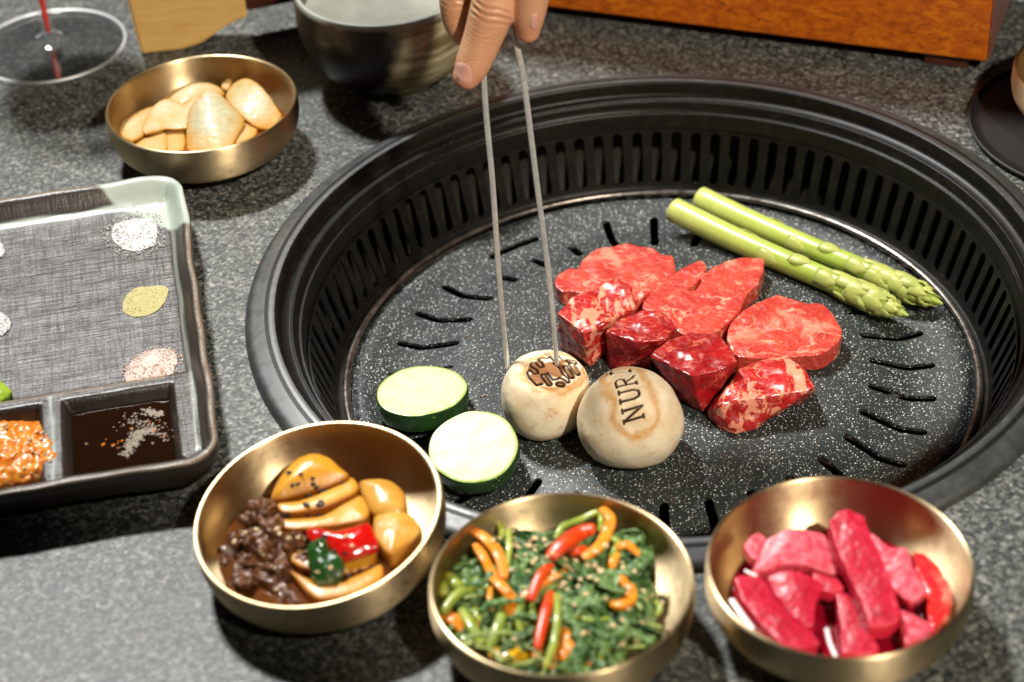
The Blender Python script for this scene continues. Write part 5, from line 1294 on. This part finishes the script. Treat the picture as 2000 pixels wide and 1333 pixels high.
# ------------------------------------------------------------------ pink radish (near right bowl)
MAT['radish'] = m_plain(edge=(0.55, 0.015, 0.05), name='pickled_radish', c1=(0.30, 0.0008, 0.010), c2=(0.48, 0.010, 0.040), rough=0.42, scale=2.2, detail=6, dist=1.2, bump=0.6, bscale=5, sss=0.25, sss_r=(1, .15, .25), sss_s=0.5, coat=0.15, coat_rough=0.25)
MAT['radish_pale'] = m_plain('frosted_pickled_radish', (0.50, 0.014, 0.040), (0.62, 0.13, 0.17), 0.45, scale=3.2, bump=0.7, bscale=4, sss=0.25, sss_r=(1, .3, .35), coat=0.12, coat_rough=0.3)
MAT['radish_red'] = m_plain('translucent_red_radish', (0.80, 0.03, 0.02), (0.70, 0.008, 0.03), 0.2, scale=0.8, bump=0.2, sss=0.3, sss_r=(1, .15, .1), coat=0.5, coat_rough=0.08)
MAT['beet'] = m_liquid('magenta_brine', (0.16, 0.002, 0.010), 0.04, 0.08)
MAT['onion_white'] = m_plain('white_onion_sliver', (0.80, 0.62, 0.66), (0.80, 0.72, 0.74), 0.3, sss=0.2)
liquid('pickling_brine', Matrix.Translation(BD), 0.95, MAT['beet'], 'deep magenta brine at the bottom of the radish bowl', 'sauce')
ZD = lambda pts: zoomed(pts, 1360, 920, 3.125)
RG = 'pickled radish pieces in the brass bowl'
for out, z, th, mat, tlt, dm, bd, bdd, lb, sd in [
    ([(430, 410), (520, 370), (620, 355), (760, 372), (840, 425), (862, 490), (850, 600), (780, 600), (680, 572), (560, 565), (440, 585), (335, 605), (370, 540), (400, 470)], 2.45, 0.5, 'radish_pale', (0, 0.2), 0.25, 0.45, (1, 0), 'broad curved pale pink radish slab, farthest left at the back of its bowl', 1),
    ([(290, 450), (330, 410), (380, 372), (420, 410), (415, 460), (370, 540), (330, 520)], 2.1, 0.5, 'radish_pale', (0, 0), 0.1, 0, (1, 0), 'small radish corner tucked at the left of the broad slab', 2),
    ([(245, 665), (300, 645), (385, 652), (440, 700), (500, 800), (570, 880), (700, 980), (740, 1040), (640, 1072), (520, 1050), (400, 930), (290, 790)], 1.9, 0.7, 'radish', (-0.1, 0), 0.15, 0, (1, 0), 'long pink radish slab nearest the left front rim', 3),
    ([(440, 640), (520, 615), (640, 620), (770, 680), (745, 745), (720, 800), (715, 930), (660, 945), (570, 860), (480, 740)], 2.15, 0.6, 'radish', (0, 0.2), 0.2, 0.2, (1, 0), 'pink radish piece with furrows right under the broad slab', 4),
    ([(820, 320), (870, 265), (930, 245), (1030, 290), (1055, 380), (1115, 500), (1180, 660), (1240, 860), (1190, 920), (1060, 935), (1000, 770), (900, 560), (850, 430)], 2.75, 0.85, 'radish', (0, 0.16), 0.12, 0, (1, 0), 'longest deep pink radish stick across the middle of its bowl', 5),
    ([(850, 740), (940, 760), (1010, 830), (1060, 950), (1110, 1080), (1080, 1110), (980, 1118), (890, 1105), (880, 900)], 1.75, 0.8, 'radish', (0, 0.1), 0.12, 0, (1, 0), 'short pink radish stick ending at the near rim', 6),
    ([(1050, 370), (1110, 410), (1185, 480), (1260, 470), (1295, 490), (1310, 570), (1400, 720), (1360, 760), (1300, 795), (1190, 700), (1130, 540)], 2.4, 0.5, 'radish_pale', (0.1, 0.2), 0.1, 0, (1, 0), 'frosted pale radish wedge right of the longest stick', 7),
    ([(1250, 850), (1330, 880), (1440, 940), (1440, 990), (1380, 1030), (1280, 1050), (1255, 960)], 1.7, 0.7, 'radish_pale', (0, 0), 0.15, 0, (1, 0), 'frosted radish piece at the near right rim', 8),
    ([(1330, 500), (1400, 515), (1470, 580), (1540, 700), (1562, 800), (1540, 880), (1440, 975), (1415, 840), (1405, 720), (1350, 600)], 1.75, 0.3, 'radish_red', (-0.15, 0), 0.2, 0, (1, 0), 'translucent bright red radish slice against the right wall', 9),
    ([(700, 600), (780, 640), (860, 660), (900, 720), (820, 740), (740, 720)], 2.0, 0.5, 'radish', (0, 0), 0.15, 0, (1, 0), 'thin radish end between the slab and the longest stick', 10)]:
    tag(piece('radish_piece', ZD(out), z, th, MAT[mat], tilt=tlt, dome=dm * 0.3, bend=bd, bend_dir=bdd, grow=1.05, voxel=0.05, smooth=1, amp=0.05, scale=1.2, seed=sd, round_n=1, amp2=0.015, scale2=5), lb, 'radish', RG)
def sliver(pts, z, r, label):
    path = smooth_path([P(x, y, z) for x, y in ZD(pts)], 4); v, f = tube_vf(path, r, 8, flat=0.5)
    tag(mk('onion_sliver', v, f, MAT['onion_white']), label, 'onion', 'white onion slivers in the radish bowl')
sliver([(215, 790), (270, 870), (340, 965)], 1.85, 0.14, 'pale onion sliver at the left front rim of the radish bowl')
sliver([(795, 965), (815, 1050), (850, 1130)], 1.7, 0.09, 'thin white onion sliver at the near rim of the radish bowl')
sliver([(300, 610), (340, 630), (365, 640)], 2.0, 0.08, 'tiny white onion bit below the broad radish slab')

# ------------------------------------------------------------------ things behind: glass, wooden stands, cup, far right bowl
MAT['glass'] = m_glass(); MAT['wine'] = m_glass('red_wine', (0.10, 0.012, 0.010))
gl = empty('wine_glass', (P(100, 88, 0.2).x, P(100, 88, 0.2).y, 0)); tag(gl, 'clear stemmed wine glass at the top left corner', 'glass')
GP = smooth_profile([(0, 0.10), (2.2, 0.06), (4.1, 0.02), (4.32, 0.10), (4.2, 0.22), (2.4, 0.34), (1.0, 0.55), (0.5, 1.0), (0.36, 1.8), (0.33, 4.0), (0.34, 7.0), (0.5, 7.8), (1.4, 8.4), (3.2, 9.8), (4.2, 12.0), (4.3, 14.5), (3.6, 18.0), (3.45, 18.6), (3.38, 18.6), (3.5, 17.9), (4.18, 14.5), (4.08, 12.0), (3.1, 9.95), (1.3, 8.6), (0, 8.3)], 5)
v, f = lathe_vf([(max(0, r), z) for r, z in GP], 72)
mk('bowl_and_stem', v, f, MAT['glass'], gl)
MAT['wine_reflected'] = m_plain('red_wine_refraction', (0.75, 0.03, 0.005), (0.65, 0.02, 0.005), 0.15)
MAT['edge_highlight'] = m_glass('glass_edge_highlight'); MAT['edge_highlight'].node_tree.nodes['Mix Shader'].inputs[0].default_value = 0.5
for l_ in list(MAT['edge_highlight'].node_tree.links):
    if l_.to_node.type == 'MIX_SHADER' and l_.to_socket == l_.to_node.inputs[0]: MAT['edge_highlight'].node_tree.links.remove(l_)
MAT['edge_highlight'].node_tree.nodes['Mix Shader'].inputs[0].default_value = 0.32; MAT['edge_highlight'].node_tree.nodes['Glossy BSDF'].inputs['Roughness'].default_value = 0.5
v, f = lathe_vf([(4.28 + 0.12 * math.cos(2 * math.pi * q / 10), 0.16 + 0.10 * math.sin(2 * math.pi * q / 10)) for q in range(11)], 96); mk('foot_edge_highlight', v, f, MAT['edge_highlight'], gl)  # added ring; pale highlight of the foot's edge put into its material
v, f = lathe_vf([(0, 1.0), (0.12, 1.05), (0.16, 2.0), (0.17, 7.4), (0, 7.6)], 16); mk('stem_wine_refraction', v, f, MAT['wine_reflected'], gl)  # wine's red refracted in the stem, painted as a solid core
v, f = lathe_vf([(0, 8.32), (1.25, 8.62), (3.05, 9.97), (4.02, 12.0), (0, 12.0)], 64); mk('wine', v, f, MAT['wine'], gl)

MAT['bamboo'] = m_wood('pale_bamboo', (0.60, 0.34, 0.09), (0.68, 0.42, 0.13), (0.74, 0.50, 0.18), (0.22, 2.0, 4.5), rough=0.38)
MAT['darkwood'] = m_wood('dark_red_wood', (0.035, 0.008, 0.005), (0.06, 0.014, 0.008), (0.09, 0.022, 0.012), (0.3, 2.0, 3.0), rough=0.35)
MAT['orangewood'] = m_wood('orange_varnished_wood', (0.20, 0.028, 0.001), (0.50, 0.105, 0.002), (0.68, 0.21, 0.006), (0.5, 3.0, 3.4), rough=0.28, coat=0.6, grain=0.8, dist=1.4)
def prism(name, poly, z0, z1, mat, parent=None, bevel=0.12):
    """vertical-sided block from a ground outline; z0 may be a list per corner (an undercut foot)"""
    m = len(poly); zz = z0 if isinstance(z0, list) else [z0] * m
    vs = [(p[0], p[1], z) for p, z in zip(poly, zz)] + [(p[0], p[1], z1) for p in poly]
    fs = [tuple(range(m))[::-1], tuple(range(m, 2 * m))] + [(i, (i + 1) % m, (i + 1) % m + m, i + m) for i in range(m)]
    o = mk(name, vs, fs, mat, parent, smooth=False)
    bm = bmesh.new(); bm.from_mesh(o.data); bmesh.ops.recalc_face_normals(bm, faces=bm.faces)
    bmesh.ops.bevel(bm, geom=list(bm.edges), offset=bevel * S, segments=2, affect='EDGES'); bm.to_mesh(o.data); bm.free()
    return o
# pale stand: a front board with a curved cut-out and a dark side board
A0 = P(276, 107, 0); A1 = P(700, 20, 0)
dirL = (P(410, 93, 0) - A0).normalized(); backL = Vector((-dirL.y, dirL.x, 0))
st = empty('wooden_stand', A0); tag(st, 'pale bamboo stand with an arched cut out foot behind the onion bowl', 'stand')
prof = [(0.0, 0.0), (2.3, 0.0), (3.4, 0.25), (4.3, 0.75), (5.2, 1.3), (5.9, 1.55), (6.3, 1.6), (6.3, 14), (-0.9, 14)]
vs = []; 
for d in (0, 1.8):
    for x, z in prof: q = dirL * x + backL * d; vs.append((q.x, q.y, z))
m = len(prof); fs = [tuple(range(m)), tuple(range(2 * m - 1, m - 1, -1))] + [(i, (i + 1) % m, (i + 1) % m + m, i + m)[::-1] for i in range(m)]
o = mk('front_board', vs, fs, MAT['bamboo'], st, smooth=False)
bm = bmesh.new(); bm.from_mesh(o.data); bmesh.ops.recalc_face_normals(bm, faces=bm.faces); bmesh.ops.bevel(bm, geom=list(bm.edges), offset=0.12 * S, segments=2, affect='EDGES'); bm.to_mesh(o.data); bm.free()
def loc(x, d): q = dirL * x + backL * d; return (q.x, q.y)
prism('side_board', [loc(6.3, 0.25), loc(12.4, 1.4), loc(12.4, 3.0), loc(6.3, 1.9)], 1.9, 14, MAT['darkwood'], st)
prism('foot', [loc(9.4, 1.1), loc(12.3, 1.6), loc(12.3, 2.8), loc(9.4, 2.3)], 0, 1.9, MAT['darkwood'], st, 0.05)
# orange stand at the top right
B0 = P(1040, 12, 0.7); B1 = P(1926, 124, 0.7); dO = (B1 - B0).normalized(); bO = Vector((-dO.y, dO.x, 0)); LO = (B1 - B0).length
st2 = empty('wooden_block', (B0.x, B0.y, 0)); tag(st2, 'long orange varnished wooden block on low feet at the top right', 'block')
def lo(x, d): q = dO * x + bO * d; return (q.x, q.y)
prism('block', [lo(-14, 0), lo(LO, 0), lo(LO, 9), lo(-14, 9)], 0.75, 17.0, MAT['orangewood'], st2, 0.10)  # unseen upper part made tall to shade the table in front
prism('foot', [lo(LO - 3.4, 0.35), lo(LO - 1.0, 0.35), lo(LO - 1.0, 8.6), lo(LO - 3.4, 8.6)], 0.0, 0.75, MAT['darkwood'], st2, 0.06)
prism('foot', [lo(-12, 0.35), lo(-9.6, 0.35), lo(-9.6, 8.6), lo(-12, 8.6)], 0.0, 0.75, MAT['darkwood'], st2, 0.06)
MAT['endwood'] = m_wood('plum_end_wood', (0.10, 0.035, 0.03), (0.17, 0.07, 0.055), (0.24, 0.11, 0.08), (2, 2, 2), rough=0.45, coat=0.1)
prism('end_cap', [lo(LO + 0.02, 0.12), lo(LO + 0.16, 0.12), lo(LO + 0.16, 8.9), lo(LO + 0.02, 8.9)], 0.85, 16.9, MAT['endwood'], st2, 0.03)
# ceramic tea bowl
def m_cup():
    k = NT('brown_olive_glaze')
    rot = k.n('ShaderNodeSeparateXYZ', {'Vector': k.coord()})
    bands = k.noise(0.9, 3, 0.5, 0.6, vec=k.coord(0.25, 0.25, 1.2))
    c = k.ramp(bands, [(0.34, (0.03, 0.018, 0.005)), (0.48, (0.20, 0.17, 0.08)), (0.62, (0.42, 0.39, 0.25))])
    # painted in: front-lit olive side of the glaze, hand's shadow on the other
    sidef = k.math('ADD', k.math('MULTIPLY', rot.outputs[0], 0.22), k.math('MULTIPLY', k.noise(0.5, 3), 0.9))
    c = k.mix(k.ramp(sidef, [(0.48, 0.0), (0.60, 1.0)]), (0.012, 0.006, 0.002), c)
    top = k.ramp(k.n('ShaderNodeMapRange', {'Value': rot.outputs[2], 'From Min': 5.45, 'From Max': 5.65}).outputs[0], [(0, 0.0), (1, 1.0)])
    c = k.mix(top, c, (0.34, 0.36, 0.33))
    return k.set(color=c, rough=0.42, coat=0.15, coat_rough=0.1, normal=k.bump(bands, 0.3, 0.05))
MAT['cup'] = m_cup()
MAT['cup_in'] = m_plain('pale_celadon_glaze', (0.26, 0.29, 0.26), (0.34, 0.36, 0.31), 0.2, scale=0.6, coat=0.5, coat_rough=0.05)
CC = P(768, 150, 0)
cup = empty('tea_bowl', (CC.x, CC.y, 0)); tag(cup, 'brown and olive glazed ceramic bowl with a pale inside, left of the hand', 'bowl')
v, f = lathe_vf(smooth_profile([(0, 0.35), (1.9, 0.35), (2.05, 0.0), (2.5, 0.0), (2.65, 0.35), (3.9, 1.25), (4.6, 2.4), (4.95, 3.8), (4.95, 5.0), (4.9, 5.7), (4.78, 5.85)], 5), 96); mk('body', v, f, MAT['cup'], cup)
v, f = lathe_vf(smooth_profile([(4.78, 5.85), (4.65, 5.75), (4.6, 5.0), (4.5, 3.8), (4.1, 2.5), (3.2, 1.4), (1.8, 0.9), (0, 0.85)], 5), 96); mk('inside', v, f, MAT['cup_in'], cup)
v, f = lathe_vf([(4.57, 4.85), (4.5, 4.8), (0, 4.8)], 64); MAT['tea'] = m_liquid('pale_broth', (0.24, 0.25, 0.21), 0.03, 0.02); tag(mk('broth', v, f, MAT['tea']), 'pale liquid filling the ceramic bowl', 'drink').location = cup.location
# far right: brass bowl on a black stand plate
RB = P(1985, 150, 3.4) + Vector((5.0, 0, 0))
MAT['blackplate'] = m_plain('matt_black_stand', (0.006, 0.005, 0.005), (0.010, 0.008, 0.007), 0.55, scale=1, bump=0.1)
v, f = lathe_vf(smooth_profile([(0, 0.02), (6.2, 0.02), (6.9, 0.12), (7.05, 0.3), (6.9, 0.38), (6.4, 0.32), (0, 0.3)], 3), 96)
bp = mk('black_coaster', v, f, MAT['blackplate']); bp.location = (RB.x * S, RB.y * S, 0); tag(bp, 'round black coaster under the brass bowl at the right edge', 'coaster')
brass_bowl((RB.x, RB.y, 0.33), (0, 0, 0.5), 'brass bowl cut off by the right edge of the photo')
